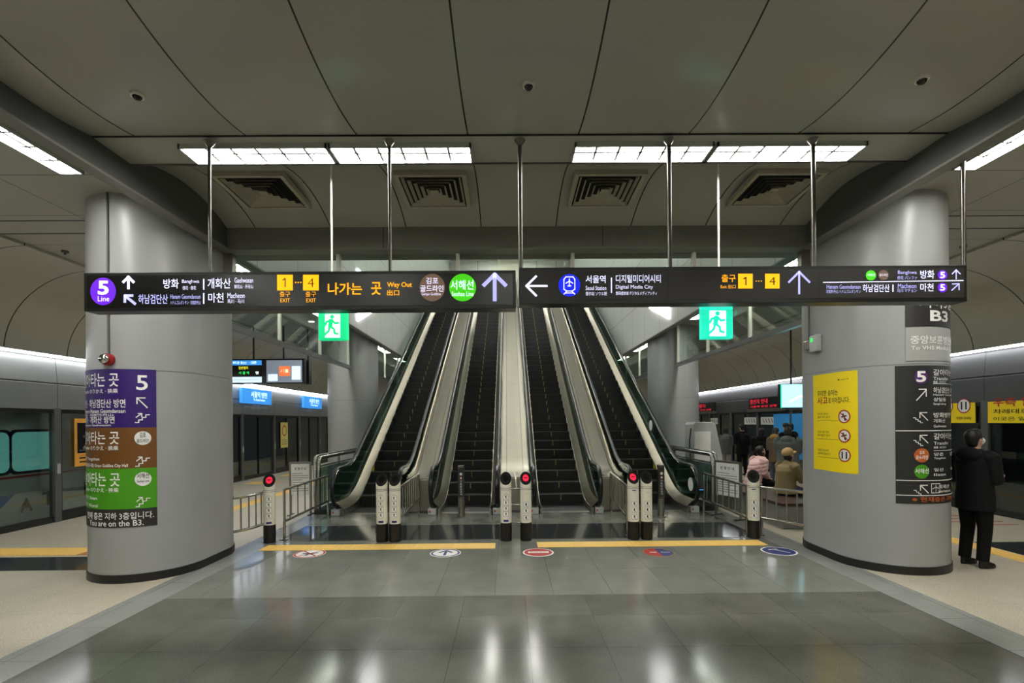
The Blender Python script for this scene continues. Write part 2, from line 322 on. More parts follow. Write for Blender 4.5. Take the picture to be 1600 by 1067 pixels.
# beams
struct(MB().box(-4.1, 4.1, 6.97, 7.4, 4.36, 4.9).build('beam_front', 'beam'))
struct(MB().box(-4.1, 4.1, 6.955, 7.42, 4.345, 4.36).build('trim_2', 'lip'))
for sx, nm in ((-1, 'left'), (1, 'right')):
    a, b = sorted((sx * 4.1, sx * 4.2))
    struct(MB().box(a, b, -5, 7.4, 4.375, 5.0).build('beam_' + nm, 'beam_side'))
    a, b = sorted((sx * 4.08, sx * 4.22)); struct(MB().box(a, b, -5, 26, 4.35, 4.375).build('beam_lip_' + nm, 'lip'))
    # outer flat soffit and platform vault
    ox = sx * 7.5; wx = XL if sx < 0 else XR
    a, b = sorted((sx * 4.2, ox)); struct(MB().box(a, b, -5, 30, 4.68, 4.78).build('ceiling_soffit_' + nm, 'ceiling_outer'))
    for yy in (6.73, 7.18): struct(MB().box(min(sx * 5.2, ox), max(sx * 5.2, ox), yy - .012, yy + .012, 4.674, 4.682).build('trim_3' if sx < 0 else 'trim_4', 'sign_frame'))
    mb = MB(); arc = [(ox + (wx - ox) * math.sin(t * PI / 2 / 14), 3.22 + 1.42 * math.cos(t * PI / 2 / 14)) for t in range(15)]
    arc = [(ox, 4.68)] + arc
    mb.strip([[(x, y, z) for y in (-5, 30)] for x, z in arc]); struct(mb.build('vault_' + nm, 'vault_panel', smooth=40))
    # fascia above the screen doors: two bent sheets
    q = -sx
    mb = MB(); mb.strip([[(x, y, z) for y in (-5, 30)] for x, z in ((wx, 3.24), (wx + q * .01, 3.2), (wx + q * .05, 2.74), (wx + q * .03, 2.72), (wx + q * .055, 2.70), (wx + q * .05, 2.22), (wx - q * .15, 2.22))])
    struct(mb.build('wall_fascia_' + nm, 'fascia' if sx < 0 else 'fascia_shaded'))
    # trackside tunnel wall behind the doors
    struct(MB().box(min(wx + sx * 4, wx + sx * 4.1), max(wx + sx * 4, wx + sx * 4.1), -5, 30, -1.2, 4.7).build('wall_' + nm, 'dark_tunnel'))
    struct(MB().box(min(wx, wx + sx * 4.1), max(wx, wx + sx * 4.1), -5, 30, 3.4, 3.5).build('ceiling_track_' + nm, 'dark_tunnel'))
    struct(MB().box(min(wx, wx + sx * 4.1), max(wx, wx + sx * 4.1), -5, 30, -1.3, -1.2).build('floor_track_' + nm, 'dark_tunnel'))
    # well side wall above the escalators
    a, b = sorted((sx * 4.1, sx * 4.2)); struct(MB().box(a, b, 7.42, 34, 4.375, 13).build('wall_well_' + nm, 'well_wall'))
struct(MB().box(XL - 4, XR + 4, -5.2, -5, -1, 5).build('wall_back', 'ceiling_strip'))
struct(MB().box(XL - 4, -4.32, 30, 30.2, -1, 5).build('wall_end_left', 'vault_panel')); struct(MB().box(4.32, XR + 4, 30, 30.2, -1, 5).build('wall_end_right', 'vault_panel'))
# upper concourse seen over the glass
struct(MB().box(-4.1, 4.1, 25.8, 34, 8.2, 8.4).build('floor_upper', 'granite_mid'))
struct(MB().box(-4.1, 4.1, 34, 34.2, 8.4, 13).build('wall_upper', 'upper_wall'))
struct(MB().box(-.85, .55, 33.7, 34, 8.4, 13).build('wall_upper_pier', 'ivory'))
mb = MB(); mb.strip([[(x, y, z) for x in (-4.1, 4.1)] for y, z in ((7.4, 4.9), (24.5, 13), (34, 13))]); struct(mb.build('ceiling_well', 'well_wall'))

# ================================================================== COLUMNS
R, CX, Y1, Y2 = .67, 4.9, 6.6, 7.14
def col_pt(s, side=-1, r=R, y1=Y1, y2=Y2):
    """s runs along the column's skin from its near tip, positive towards the hall"""
    q = 1 if s >= 0 else -1; a = abs(s); arc = R * PI / 2
    if a <= arc:
        th = a / R; x = r * math.sin(th); y = y1 - r * math.cos(th)
    elif a <= arc + (y2 - y1): x = r; y = y1 + a - arc
    else:
        th = (a - arc - (y2 - y1)) / R; x = r * math.cos(th); y = y2 + r * math.sin(th)
    return side * CX + x * q * (-side), y
def col_outline(side, r, y1, y2, n=20):
    cx = side * CX
    return [(cx + r * math.cos(PI + PI * k / n), y1 + r * math.sin(PI + PI * k / n)) for k in range(n + 1)] + [(cx + r * math.cos(PI * k / n), y2 + r * math.sin(PI * k / n)) for k in range(n + 1)]
def prism(mb, pts, z0, z1):
    n = len(pts); mb.add([(x, y, z0) for x, y in pts] + [(x, y, z1) for x, y in pts], [tuple(range(n))[::-1], tuple(range(n, 2 * n))] + [(k, (k + 1) % n, n + (k + 1) % n, n + k) for k in range(n)])
def column(side, y1, y2, label):
    t = thing('column', label, 'column', (0, 0, 0))
    mb = MB(); prism(mb, col_outline(side, R, y1, y2), .1, 2.56); mb.build('lower_cladding', 'column', t, smooth=40)
    mb = MB(); prism(mb, col_outline(side, R - .002, y1, y2), 2.566, 4.69); mb.build('upper_cladding', 'column', t, smooth=40)
    mb = MB(); prism(mb, col_outline(side, R - .012, y1, y2), 2.54, 2.58); mb.build('seam', 'conduit', t, smooth=40)
    mb = MB(); prism(mb, col_outline(side, R + .012, y1, y2), 0, .1); mb.build('skirting', 'black_base', t, smooth=40)
    return t
colL = column(-1, Y1, Y2, 'oval grey column carrying the purple, brown and green transfer panels')
colR = column(1, Y1, Y2, 'oval grey column carrying the yellow poster and charcoal direction panels')
column(-1, 14.9, 15.4, 'plain oval grey column behind the hanging train information screens')
column(1, 14.9, 15.4, 'plain oval grey column behind the grey machine cover, blue glow on its edge')
def s_of_px(px, py, side, lo, hi):
    z = 1.5
    for _ in range(50):
        m = (lo + hi) / 2; x, y = col_pt(m, side); k = proj((x, y, z))[0]
        going = (k < px) if side < 0 else (k > px)
        if going: lo = m
        else: hi = m
    return lo
def col_z(px, py, s, side):
    x, y = col_pt(s, side); d = ray(px, py); return CAMP.z + d.z * (y - CAMP.y) / d.y
def col_face(parent, side, off=.004):
    return Face(parent, lambda s, z: Vector((*col_pt(s, side, R + off), z)))
# ---- transfer panels on the column by the left tracks (layout sheet: s along the skin, z up)
tp = thing('wall_sign', 'tall transfer panel in purple, brown, green and black wrapped round a column', 'sign')
S = lambda px: s_of_px(px, 0, -1, -.55, 1.2)
F = col_face(tp, -1)
s0, s1 = -.86, S(245)
zz = lambda py: col_z(245, py, s1, -1)
bands = [('purple_band', 'vinyl_purple', 578, 667.5), ('brown_band', 'vinyl_brown', 667.5, 730), ('green_band', 'vinyl_green', 730, 792), ('black_band', 'vinyl_black', 792, 820)]
def panel_sheet(name, m, side, sa, sb, za, zb_, parent, off0=.001, off1=.004, n=24):
    mb = MB(); out = []
    for k in range(n + 1):
        s = sa + (sb - sa) * k / n; a = col_pt(s, side, R + off0); b = col_pt(s, side, R + off1)
        out.append([(*a, za), (*b, za), (*b, zb_), (*a, zb_), (*a, za)])
    mb.strip(out); mb.add(out[0][:4], [(0, 1, 2, 3)]); mb.add(out[-1][:4], [(3, 2, 1, 0)])
    return mb.build(name, m, parent, smooth=40)
for nm, m, ya, yb in bands: panel_sheet(nm, m, -1, s0, s1, zz(yb), zz(ya), tp)
F = col_face(tp, -1, .006)
def FL(items, m, name='lettering', bold=.012): F.letters([(t, a, zz(ya), b, zz(yb)) for t, a, ya, b, yb in items], m, name, bold)
sr = S(187)
W = 'vinyl_white'
FL([('갈아타는 곳', -.57, 584, sr, 605), ('Transfer のりかえ · 换乘', -.57, 608, sr - .01, 615), ('마천 · 하남검단산 방면', -.55, 624, S(197), 637), ('Macheon Hanam Geomdansan', -.55, 639, S(197), 645), ('馬川 · 河南黔丹山', -.55, 646, S(178), 650), ('방화 · 개화산 방면', -.54, 650, S(180), 661), ('Banghwa Gaehwasan', -.54, 662, S(174), 666)], W)
FL([('5', S(214), 587, S(232), 610)], W, 'line_number', .012)
FL([('갈아타는 곳', -.57, 673, sr, 693), ('Transfer のりかえ · 换乘', -.57, 695, sr - .01, 702), ('양촌 Yangchon', -.55, 712, S(156), 719), ('김포공항(도시철) Gimpo Goldline City Hall', -.55, 722, S(200), 729)], W)
FL([('갈아타는 곳', -.57, 736, sr + .005, 757), ('Transfer のりかえ · 换乘', -.57, 759, sr - .01, 766), ('일산 Ilsan', -.55, 772, S(152), 778), ('원시 Wonsi', -.55, 783, S(153), 790)], W)
FL([('현재 층은 지하 3층입니다.', -.44, 797, S(240), 808), ('You are on the B3.', -.37, 809, S(224), 818)], W)
for ya, m, t1, t2 in ((684, 'print_black', '김포', '골드라인'), (747, 'print_green', '서해선', 'Seohae Line')):
    F = col_face(tp, -1, .006); xm = (S(211) + S(236)) / 2; F.disc(xm, zz(ya), .083, .083, W, 'round_badge'); F = col_face(tp, -1, .009)
    FL([(t1, xm - (.03 if m == 'print_black' else .06), ya - 9, xm + (.03 if m == 'print_black' else .06), ya - 1), (t2, xm - .06, ya + 1, xm + .06, ya + (7 if m == 'print_black' else 5))], 'print_black', 'badge_lettering')
xm = S(223)
F.strokes([[(xm + .05, zz(637)), (xm - .05, zz(622))], [(xm - .05, zz(631)), (xm - .05, zz(622)), (xm + .03, zz(622))]], .013, W, 'arrow')
for yb in (660, 727, 789):
    a = xm - .07; st = []
    for k in range(4): st += [(a + .035 * k, zz(yb - 4 * k)), (a + .035 * (k + 1), zz(yb - 4 * k)), ]
    F.strokes([[(a + .035 * (k // 2 + k % 2), zz(yb - 4 * (k // 2))) for k in range(8)], [(a + .01, zz(yb - 8)), (a + .065, zz(yb - 14))], [(a + .03, zz(yb - 14)), (a + .065, zz(yb - 14)), (a + .065, zz(yb - 9))]], .011, W, 'stairs_symbol')
# ---- panels on the other column
S = lambda px: s_of_px(px, 0, 1, -.62, 1.5)
ref = S(1400)
zz = lambda py: col_z(1400, py, ref, 1)
F = col_face(colR, 1, .006)
sE = -.80
dp = thing('wall_sign', 'charcoal direction panel with purple 5 badge and white arrows on a column', 'sign')
panel_sheet('panel', 'vinyl_charcoal', 1, sE, S(1399), zz(786), zz(572), dp)
F = col_face(dp, 1, .006)
# text reads left to right in the picture, so s falls from left to right
def FR(items, m, name='lettering', bold=.012): F.letters([(t, a, zz(ya), b, zz(yb)) for t, a, ya, b, yb in items], m, name, bold)
xt = S(1458); xe = -.72; xi = S(1440)
F.disc(xi, zz(590), .075, .085, 'print_violet', 'line_badge'); F = col_face(dp, 1, .009); FR([('5', S(1432), 581, S(1447), 598)], W, 'line_number', .03)
FR([('갈아타는 곳', xt, 578, -.60, 588), ('Transfer', xt, 590, -.36, 595), ('换乘 · のりかえ', xt, 596, -.30, 600), ('하남검단산 · 마천 방면', xt, 606, -.72, 615), ('Hanam Geomdansan', xt, 616, -.6, 619), ('상일동', xt, 622, -.30, 628), ('강일', -.45, 622, -.7, 628), ('Sangil-dong', xt, 630, -.3, 634), ('방화방면 · 김포', xt, 645, -.70, 653), ('개화산', xt, 655, -.28, 661), ('Gaehwasan', xt, 664, -.3, 668)], W)
FR([('갈아타는 곳', xt, 677, -.60, 687), ('Transfer', xt, 690, -.36, 695), ('换乘 · のりかえ', xt, 697, -.30, 701), ('양촌', xt, 707, -.24, 712), ('김포공항', -.4, 707, -.7, 713), ('Yangchon', xt, 714, -.28, 718), ('일산', xt, 731, -.24, 736), ('원시', -.42, 731, -.6, 736), ('Ilsan', xt, 739, -.28, 743), ('국제선', -.15, 757, -.36, 763), ('국내선', -.46, 757, -.7, 763), ('International', -.15, 765, -.4, 769)], W)
for y_ in (600.5, 707 - 3): F.strokes([[(xt, zz(y_)), (-.4, zz(y_)), (xe, zz(y_))]], .006, W, 'rule')
for y_ in (673, 750, 773): F.strokes([[(S(1400), zz(y_)), (S(1440), zz(y_)), (S(1470), zz(y_)), (-.35, zz(y_)), (-.55, zz(y_)), (-.79, zz(y_))]], .010, W, 'rule')
F.strokes([[(S(1432), zz(626)), (S(1447), zz(610))], [(S(1436), zz(609)), (S(1447), zz(609)), (S(1447), zz(620))]], .012, W, 'arrow')
for y_ in (645, 680, 757):
    F.strokes([[(S(1449), zz(y_ + 12)), (S(1438), zz(y_ + 1))], [(S(1437), zz(y_ + 8)), (S(1437), zz(y_)), (S(1448), zz(y_))]], .011, W, 'arrow')
    F.strokes([[(S(1427 + 3.6 * (k // 2 + k % 2)), zz(y_ + 8 + 2.6 * (k // 2))) for k in range(8)]], .008, W, 'stairs_symbol')
F = col_face(dp, 1, .006); F.disc(xi, zz(711), .085, .085, 'print_orange', 'round_badge'); F.disc(xi, zz(736), .085, .085, 'vinyl_green', 'round_badge')
F = col_face(dp, 1, .009); FR([('김포', S(1436), 704, S(1444), 709), ('골드라인', S(1430), 711, S(1449), 717), ('서해선', S(1429), 731, S(1450), 739)], W, 'badge_lettering')
a, b = S(1454), S(1467)
F.strokes([[(a, zz(755)), (b, zz(755)), (b, zz(769)), (a, zz(769)), (a, zz(755))], [((a + b) / 2, zz(757)), ((a + b) / 2, zz(767))], [(a - .012, zz(763)), ((a + b) / 2, zz(760)), (b + .012, zz(763))]], .007, W, 'aeroplane_symbol')
FR([('※ 현재층은 지하3층', S(1424), 775, -.6, 783)], 'print_orange')
bp = thing('wall_sign', 'dark floor sign reading B3 high on a column behind the hanging sign', 'sign')
panel_sheet('panel', 'vinyl_black', 1, sE, S(1416), zz(512), zz(462), bp); F.p = bp
FR([('지하3층', S(1437), 466, -.52, 484)], W); FR([('B3', S(1454), 487, S(1481), 504)], W, 'floor_number', .03)
vp = thing('wall_sign', 'pale grey hospital direction sign with faint white lettering on a column', 'sign')
panel_sheet('panel', 'vinyl_grey', 1, sE, S(1416), zz(565), zz(513), vp); F.p = vp
FR([('중앙보훈병원방면', S(1423), 526, -.66, 539), ('To VHS Medical Center', S(1424), 542, -.66, 548)], W)
po = thing('poster', 'bright yellow boarding safety poster with three red ring symbols', 'poster')
zz = lambda py: col_z(1341, py, S(1341), 1)
pa, pb = S(1269), S(1341)
z_t, z_b = zz(578), zz(741)
panel_sheet('sheet', 'vinyl_yellow', 1, pa, pb, z_b, z_t, po); F = col_face(po, 1, .006)
U = lambda u: pa + (pb - pa) * u
V = lambda v: z_t + (z_b - z_t) * v
F.letters([('무리한 승차는', U(.12), V(.17), U(.66), V(.23)), ('로 이어집니다.', U(.42), V(.25), U(.88), V(.31))], 'print_black')
F.letters([('사고', U(.12), V(.235), U(.4), V(.315))], 'print_red', bold=.02)
for k, (a, b) in enumerate((('무리한 승차는', '절대 하지 않기'), ('닫히는 열차 문에', '뛰어들지 않기'), ('안전한 승차위치', '차례차례 탑승하기'))):
    v = .40 + .19 * k
    F.letters([(a, U(.12), V(v), U(.42), V(v + .025)), (b, U(.12), V(v + .035), U(.46), V(v + .06))], 'print_black'); F.strokes([[(U(.1), V(v + .085)), (U(.38), V(v + .085)), (U(.66), V(v + .085))]], .004, 'print_black', 'rule')
    F.disc(U(.78), V(v + .045), .085, .085, W, 'symbol_disc'); F.p = po
    F2 = col_face(po, 1, .008); F2.ring(U(.78), V(v + .045), .088, .088, .016, 'print_red', 'symbol_ring')
    cx_, cy_ = U(.78), V(v + .045)
    if k == 2: F2.strokes([[(cx_ - .03, cy_ + .04), (cx_ - .03, cy_ - .04)], [(cx_ + .03, cy_ + .04), (cx_ + .03, cy_ - .04)]], .022, 'print_black', 'pictogram')
    else: F2.strokes([[(cx_ - .02, cy_ - .05), (cx_, cy_), (cx_ + .015, cy_ + .035)], [(cx_ - .03, cy_ + .01), (cx_ + .035, cy_ - .005)]], .02, 'print_black', 'pictogram'); col_face(po, 1, .01).strokes([[(cx_ - .06, cy_ - .06), (cx_ + .06, cy_ + .06)]], .012, 'print_red', 'slash')
F.letters([('● metro9', U(.66), V(.07), U(.86), V(.085))], 'print_black')
# conduits and small devices on the columns
def conduit_on(s, side, z0, z1, parent, r=.012):
    x, y = col_pt(s, side, R + r); return MB().tube([(x, y, z0), (x, y, z1)], r, 8).build('conduit', 'conduit', parent, smooth=60)
s_ = s_of_px(172, 0, -1, -.5, 1); bz = col_z(172, 562, s_, -1); bx, by = col_pt(s_, -1, R + .03)
bell = thing('alarm_bell', 'small round red alarm bell with chrome dome above the purple panel', 'alarm bell', (bx, by, bz), .1)
MB().tube([(0, .03, 0), (0, -.015, 0)], [.075, .07], 24).build('backplate', 'red_gloss', bell, smooth=40)
MB().ball((-.015, -.03, .005), (.058, .04, .058)).build('dome', 'chrome', bell, smooth=60)
x, y = col_pt(s_, -1, R + .012); MB().tube([(x - bx, y - by, .06), (x - bx, y - by, 4.68 - bz)], .011, 8).build('conduit', 'conduit', bell, smooth=60).rotation_euler = (0, 0, -.1)
s_ = s_of_px(1281, 0, 1, -.5, 1.6); dz = col_z(1281, 537, s_, 1); dx, dy = col_pt(s_, 1, R)
dev = thing('call_box', 'small grey call box with green light high on the yellow poster column', 'call box', (dx, dy, dz), -PI / 2)
MB().box(-.09, .07, -.09, 0, -.11, .12).build('case', 'grey_plastic', dev, bevel=.015); MB().box(-.05, .0, -.094, -.088, .03, .08).build('screen', 'lit_ledgreen', dev)
MB().box(-.26, -.12, -.07, 0, -.06, .07).build('junction_box', 'steel_brushed', dev, bevel=.008); MB().tube([(-.2, -.02, .07), (-.2, -.02, 4.68 - dz)], .012, 8).build('conduit', 'conduit', dev, smooth=60)

# ================================================================== CEILING LIGHTS
def light(x0, x1, y0, y1, z, label, group, along='X', lampm='lamp'):
    t = thing('ceiling_light', label, 'ceiling light', ((x0 + x1) / 2, (y0 + y1) / 2, z), 0, group); a, b = (x1 - x0) / 2, (y1 - y0) / 2
    mb = MB(); mb.box(-a, a, -b, -b + .018, -.03, .02); mb.box(-a, a, b - .018, b, -.03, .02); mb.box(-a, -a + .018, -b, b, -.03, .02); mb.box(a - .018, a, -b, b, -.03, .02); mb.build('frame', 'louvre', t)
    MB().box(-a + .018, a - .018, -b + .018, b - .018, .0, .012).build('diffuser', lampm, t)
    mb = MB(); nx, ny = (6, 2) if along == 'X' else (2, 6)
    for k in range(1, nx): xx = -a + 2 * a * k / nx; mb.box(xx - .013, xx + .013, -b + .018, b - .018, -.006, -.001)
    for k in range(1, ny): yy = -b + 2 * b * k / ny; mb.box(-a + .018, a - .018, yy - .012, yy + .012, -.006, -.0012)
    mb.build('louvre', 'louvre_grid', t); return t
for (x0, x1), lb in zip(((-3.37, -1.92), (-1.9, -.5), (.52, 1.9), (1.93, 3.42)), ('beside the left beam', 'left of centre', 'right of centre', 'beside the right beam')):
    light(x0, x1, 4.84, 5.15, 4.63, 'lit louvred ceiling light across the hall, ' + lb, 'ceiling lights over the hanging signs')
for (x0, x1) in ((-3.4, -1.9), (-.7, .7), (1.9, 3.4)):
    for y in (-.6, -3.6): light(x0, x1, y, y + .3, 4.72, 'lit ceiling light in the hall before the signs', 'hall lights before the signs')
for sx, nm in ((-1, 'purple panel'), (1, 'yellow poster')):
    a, b = sorted((sx * 4.78, sx * 5.04))
    for i, (y0, y1) in enumerate(((-2.6, -1.1), (-.6, .9), (2.4, 3.9), (3.93, 5.43))):
        light(a, b, y0, y1, 4.675, ('lit ceiling light along the beam, nearest the column with ' if i == 3 else 'lit ceiling light along the beam, one in front of the column with ' if i == 2 else 'lit ceiling light before the column with ') + nm, 'soffit lights by the ' + nm + ' column', 'Y')
    for i, (y0, y1) in enumerate(((8.3, 9.8), (9.85, 11.35), (11.9, 13.4), (16.4, 17.9), (18.0, 19.5), (21, 22.5), (24, 25.5))):
        light(a, b, y0, y1, 4.675, 'lit soffit light along the escalator well on the ' + nm + ' side', 'well soffit lights, ' + nm + ' side', 'Y')
    # lit panel on the well wall just above its lower edge
    wp = thing('wall_light', 'bright white light panel on the escalator well wall, ' + nm + ' side', 'wall light', (sx * 4.1, 13.6, 5.0))
    q = -sx * .04
    mb = MB(); pts = [(-.66, -.43), (1.1, .26), (1.1, .95), (-.66, .95)]
    mb.add([(0, y, z) for y, z in pts] + [(q, y, z) for y, z in pts], [(0, 1, 2, 3), (7, 6, 5, 4)] + [(k, (k + 1) % 4, 4 + (k + 1) % 4, 4 + k) for k in range(4)]); mb.build('diffuser', 'lamp_small', wp)
# added lamps, no known fixtures: brighten the well walls, decks and upper concourse
for x, sd in ((-1.35, 'information screen side'), (1.35, 'yellow poster side')):
    for y in (13, 17, 21, 25, 29, 31.5): light(x - .17, x + .17, y, y + 1.5, min(12.9, 4.9 + (y - 7.4) * .4737 - .25), 'added fill light high over the escalator well, ' + sd, 'added upper well lights, ' + sd, 'Y', 'lamp_added')
# platform strip lights
for sx, nm in ((-1, 'train'), (1, 'yellow banner')):
    wx = (XL if sx < 0 else XR) - sx * .17
    for k in range(13):
        y = 1.2 + 2.25 * k
        t = thing('strip_light', 'long white strip light above the screen doors, ' + nm + ' side', 'strip light', (wx, y, 3.2), 0, 'strip lights, ' + nm + ' side')
        MB().box(-.035, .035, .012, 2.238, .02, .055).build('tube', 'strip_lamp', t); MB().box(min(-.05, sx * .17), max(.05, sx * .17), 0, 2.25, .055, .075).build('channel', 'louvre', t)

# ================================================================== VENTS, DETECTORS
for (x, lb) in ((-3.17, 'nearest the left beam'), (-1.05, 'second from the left'), (1.07, 'second from the right'), (3.19, 'nearest the right beam')):
    y = 6.15; t = thing('ceiling_vent', 'square dusty ceiling air diffuser behind the lights, ' + lb, 'vent', (x, y, zf(y) - .085), 0, 'square air diffusers')
    t.rotation_euler = (math.atan(-.43 * (y - 6.08) / .93 / .93) , 0, 0)
    h = .42
    for k in range(6):
        r0, r1 = h - .066 * k, h - .066 * k - (.030 if k else .05); z0, z1 = (-.016, -.012) if k == 0 else (-.012, .022)
        mb = MB(); o_ = [(-r0, -r0), (r0, -r0), (r0, r0), (-r0, r0)]; i_ = [(-r1, -r1), (r1, -r1), (r1, r1), (-r1, r1)]
        mb.add([(a, b, z0) for a, b in o_] + [(a, b, z1) for a, b in i_], [(j, (j + 1) % 4, 4 + (j + 1) % 4, 4 + j) for j in range(4)]); mb.build('frame' if k == 0 else 'vane', 'vent_paint', t, recalc=False)
    MB().box(-.05, .05, -.05, .05, -.01, .0).build('centre_plate', 'vent_paint', t)
    MB().box(-.415, .415, -.415, .415, .03, .05).build('duct', 'dark_tunnel', t)
    mb = MB()
    for a_, b_, c_, d_ in ((-.42, .42, -.42, -.41), (-.42, .42, .41, .42), (-.42, -.41, -.41, .41), (.41, .42, -.41, .41)): mb.box(a_, b_, c_, d_, -.015, .05)
    mb.build('collar', 'vent_paint', t)
for x, y, lb in ((-3.16, 4.04, 'small round ceiling detector by the left beam'), (.03, 3.94, 'small round ceiling camera dome near the centre line'), (3.15, 3.89, 'small round ceiling detector by the right beam')):
    t = thing('detector', lb, 'detector', (x, y, zb(y)))
    MB().tube([(0, 0, .01), (0, 0, -.015)], [.055, .05], 20).build('rim', 'white_paint', t, smooth=40); MB().ball((0, 0, -.012), (.036, .036, .03)).build('lens', 'lens_dark', t, smooth=60)
for sx in (-1, 1):
    t = thing('ceiling_downlight', 'tiny lit downlight on the soffit near the %s far column' % ('left' if sx < 0 else 'right'), 'downlight', (sx * 5.4, 13.2, 4.67)); MB().cyl(0, 0, -.05, .01, .09).build('housing', 'white_paint', t); MB().cyl(0, 0, -.056, -.05, .07).build('lens', 'lamp_small', t)
    for y in (5.5, 7.9, 10.5):
        t = thing('sprinkler', 'small dark sprinkler head on the platform vault, %s side' % ('left' if sx < 0 else 'right'), 'sprinkler', (sx * 7.2, y, 4.68), 0, 'sprinklers, %s side' % ('left' if sx < 0 else 'right')); MB().cyl(0, 0, -.03, 0, .05, 14).build('rosette', 'conduit', t); MB().cyl(0, 0, -.06, -.03, .015, 10).build('head', 'conduit', t)

# ================================================================== GLASS SMOKE BARRIERS
gb = thing('glass_barrier', 'hanging glass smoke screen across the escalator well behind the signs', 'glass screen')
MB().box(-4.1, 4.1, 7.18, 7.19, 3.62, 4.345).build('glass', 'glass_clear', gb)
for px in (528, 715, 895, 1085):
    x = at_y(px, 400, 7.15).x; MB().box(x - .022, x + .022, 7.14, 7.23, 3.6, 4.345).build('post', 'white_paint', gb)
MB().box(-4.1, 4.1, 7.16, 7.21, 3.58, 3.62).build('bottom_rail', 'steel_brushed', gb); MB().box(-4.23, -4.1, 7.1, 7.2, 3.58, 4.36).build('end_post', 'steel_brushed', gb); MB().box(4.1, 4.23, 7.1, 7.2, 3.58, 4.36).build('end_post', 'steel_brushed', gb)
for sx, nm in ((-1, 'information screen'), (1, 'blue glow')):
    g = thing('glass_barrier', 'glass smoke screen hung between the two columns on the %s side' % nm, 'glass screen')
    MB().box(sx * 4.72 - .006, sx * 4.72 + .006, 7.8, 14.25, 3.55, 4.69).build('glass', 'glass_clear', g)
    MB().box(sx * 4.72 - .05, sx * 4.72 + .05, 7.8, 14.25, 3.46, 3.55).build('bottom_rail', 'fascia', g)
    for y in (7.85, 9.9, 12.0, 14.1): MB().box(sx * 4.72 - .03, sx * 4.72 + .03, y - .025, y + .025, 3.5, 4.69).build('post', 'white_paint', g)
    g = thing('glass_barrier', 'glass smoke screen hung beyond the far column on the %s side' % nm, 'glass screen')
    MB().box(sx * 4.72 - .006, sx * 4.72 + .006, 16.1, 26, 3.55, 4.69).build('glass', 'glass_clear', g); MB().box(sx * 4.72 - .05, sx * 4.72 + .05, 16.1, 26, 3.46, 3.55).build('bottom_rail', 'fascia', g)
    for y in (16.2, 18.3, 20.4, 22.5): MB().box(sx * 4.72 - .03, sx * 4.72 + .03, y - .025, y + .025, 3.5, 4.69).build('post', 'white_paint', g)

# ================================================================== HANGING SIGNS
SY = 4.65
def sign_box(parent, x0, y0t, y0b, x1, m, panels):
    a, b = at_y(x0, y0t, SY), at_y(x1, y0t, SY); zt = (a.z + at_y(x1, y0t - 9 if x0 < 500 else y0t - 4, SY).z) / 2
    return a.x, b.x
Z0, Z1 = 2.955, 3.315
lsX0, lsX1 = at_y(131, 455, SY).x, at_y(806, 455, SY).x
rsX0, rsX1 = at_y(811, 450, SY).x, at_y(1511, 445, SY).x
def make_sign(label, x0, x1, z0, z1, face, poles, thick):
    t = thing('hanging_sign', label, 'sign', ((x0 + x1) / 2, SY, z0)); w_ = (x1 - x0) / 2; h = z1 - z0
    MB().box(-w_, w_, 0, .16, 0, h).build('case', 'sign_frame', t, bevel=.004)
    MB().box(-w_ + .03, w_ - .03, -.004, 0, .035, h - .03).build('face_panel', face, t)
    for px in poles:
        x = at_y(px, 330, SY + .08).x - t.location.x
        mb = MB(); mb.tube([(x, .08, h), (x, .08, 4.6 - z0)], thick, 10); mb.cyl(x, .08, 4.6 - z0 - .05, 4.6 - z0, .02, 14, .055); mb.build('pole', 'steel_dark', t, smooth=50)
    return t
ls = make_sign('long black hanging sign with purple line badge and amber way out lettering', lsX0, lsX1, at_y(468, 484, SY).z, at_y(468, 424, SY).z, 'sign_black', (328, 609), .016)
rs = make_sign('long brown black hanging sign with blue train badge beside the black one', rsX0, rsX1, at_y(1160, 473, SY).z, at_y(1160, 416, SY).z, 'sign_brown', (813, 1046, 1271, 1505), .021)
panel = lambda o: next(c for c in o.children if c.name.startswith('face_panel'))
F = Face(panel(ls), plane_y(SY, ls, .007)); G = Face(panel(ls), plane_y(SY, ls, .009))
F.disc(162, 455.5, 20, 21.5, 'lit_purple', 'line_badge'); G.letters([('5', 154, 439, 171, 461)], 'ink_white', 'line_number', .03); G.letters([('Line', 154, 463, 172, 471)], 'ink_white')
F.arrow(201.5, 442, 9, PI / 2, 4.2, 'ink_white', .9); F.strokes([[(212, 475), (197, 463)], [(196, 472), (196, 462), (208, 462)]], 4.2, 'ink_violet', 'arrow')
F.letters([('방화', 256, 436, 280, 451), ('Banghwa', 285, 437, 312, 444), ('傍花 · 傍花', 286, 447, 307, 453)], 'ink_white')
F.letters([('개화산', 325, 435, 361, 451), ('Gaehwasan', 367, 434, 396, 442), ('開花山 · 开花山', 367, 445, 396, 451)], 'ink_white')
F.letters([('하남검단산', 217, 460, 263, 475), ('Hanam Geomdansan', 267, 460, 314, 467), ('ハナムゴムダンサン · 河南黔丹山', 267, 470, 314, 476)], 'ink_violet')
F.letters([('마천', 326, 458, 350, 473), ('Macheon', 356, 458, 383, 466), ('馬川 · 马川', 356, 468, 382, 474)], 'ink_white')
F.rect(318, 436, 320, 453, 'ink_white', 'divider'); F.rect(318, 458, 320, 475, 'ink_white', 'divider')
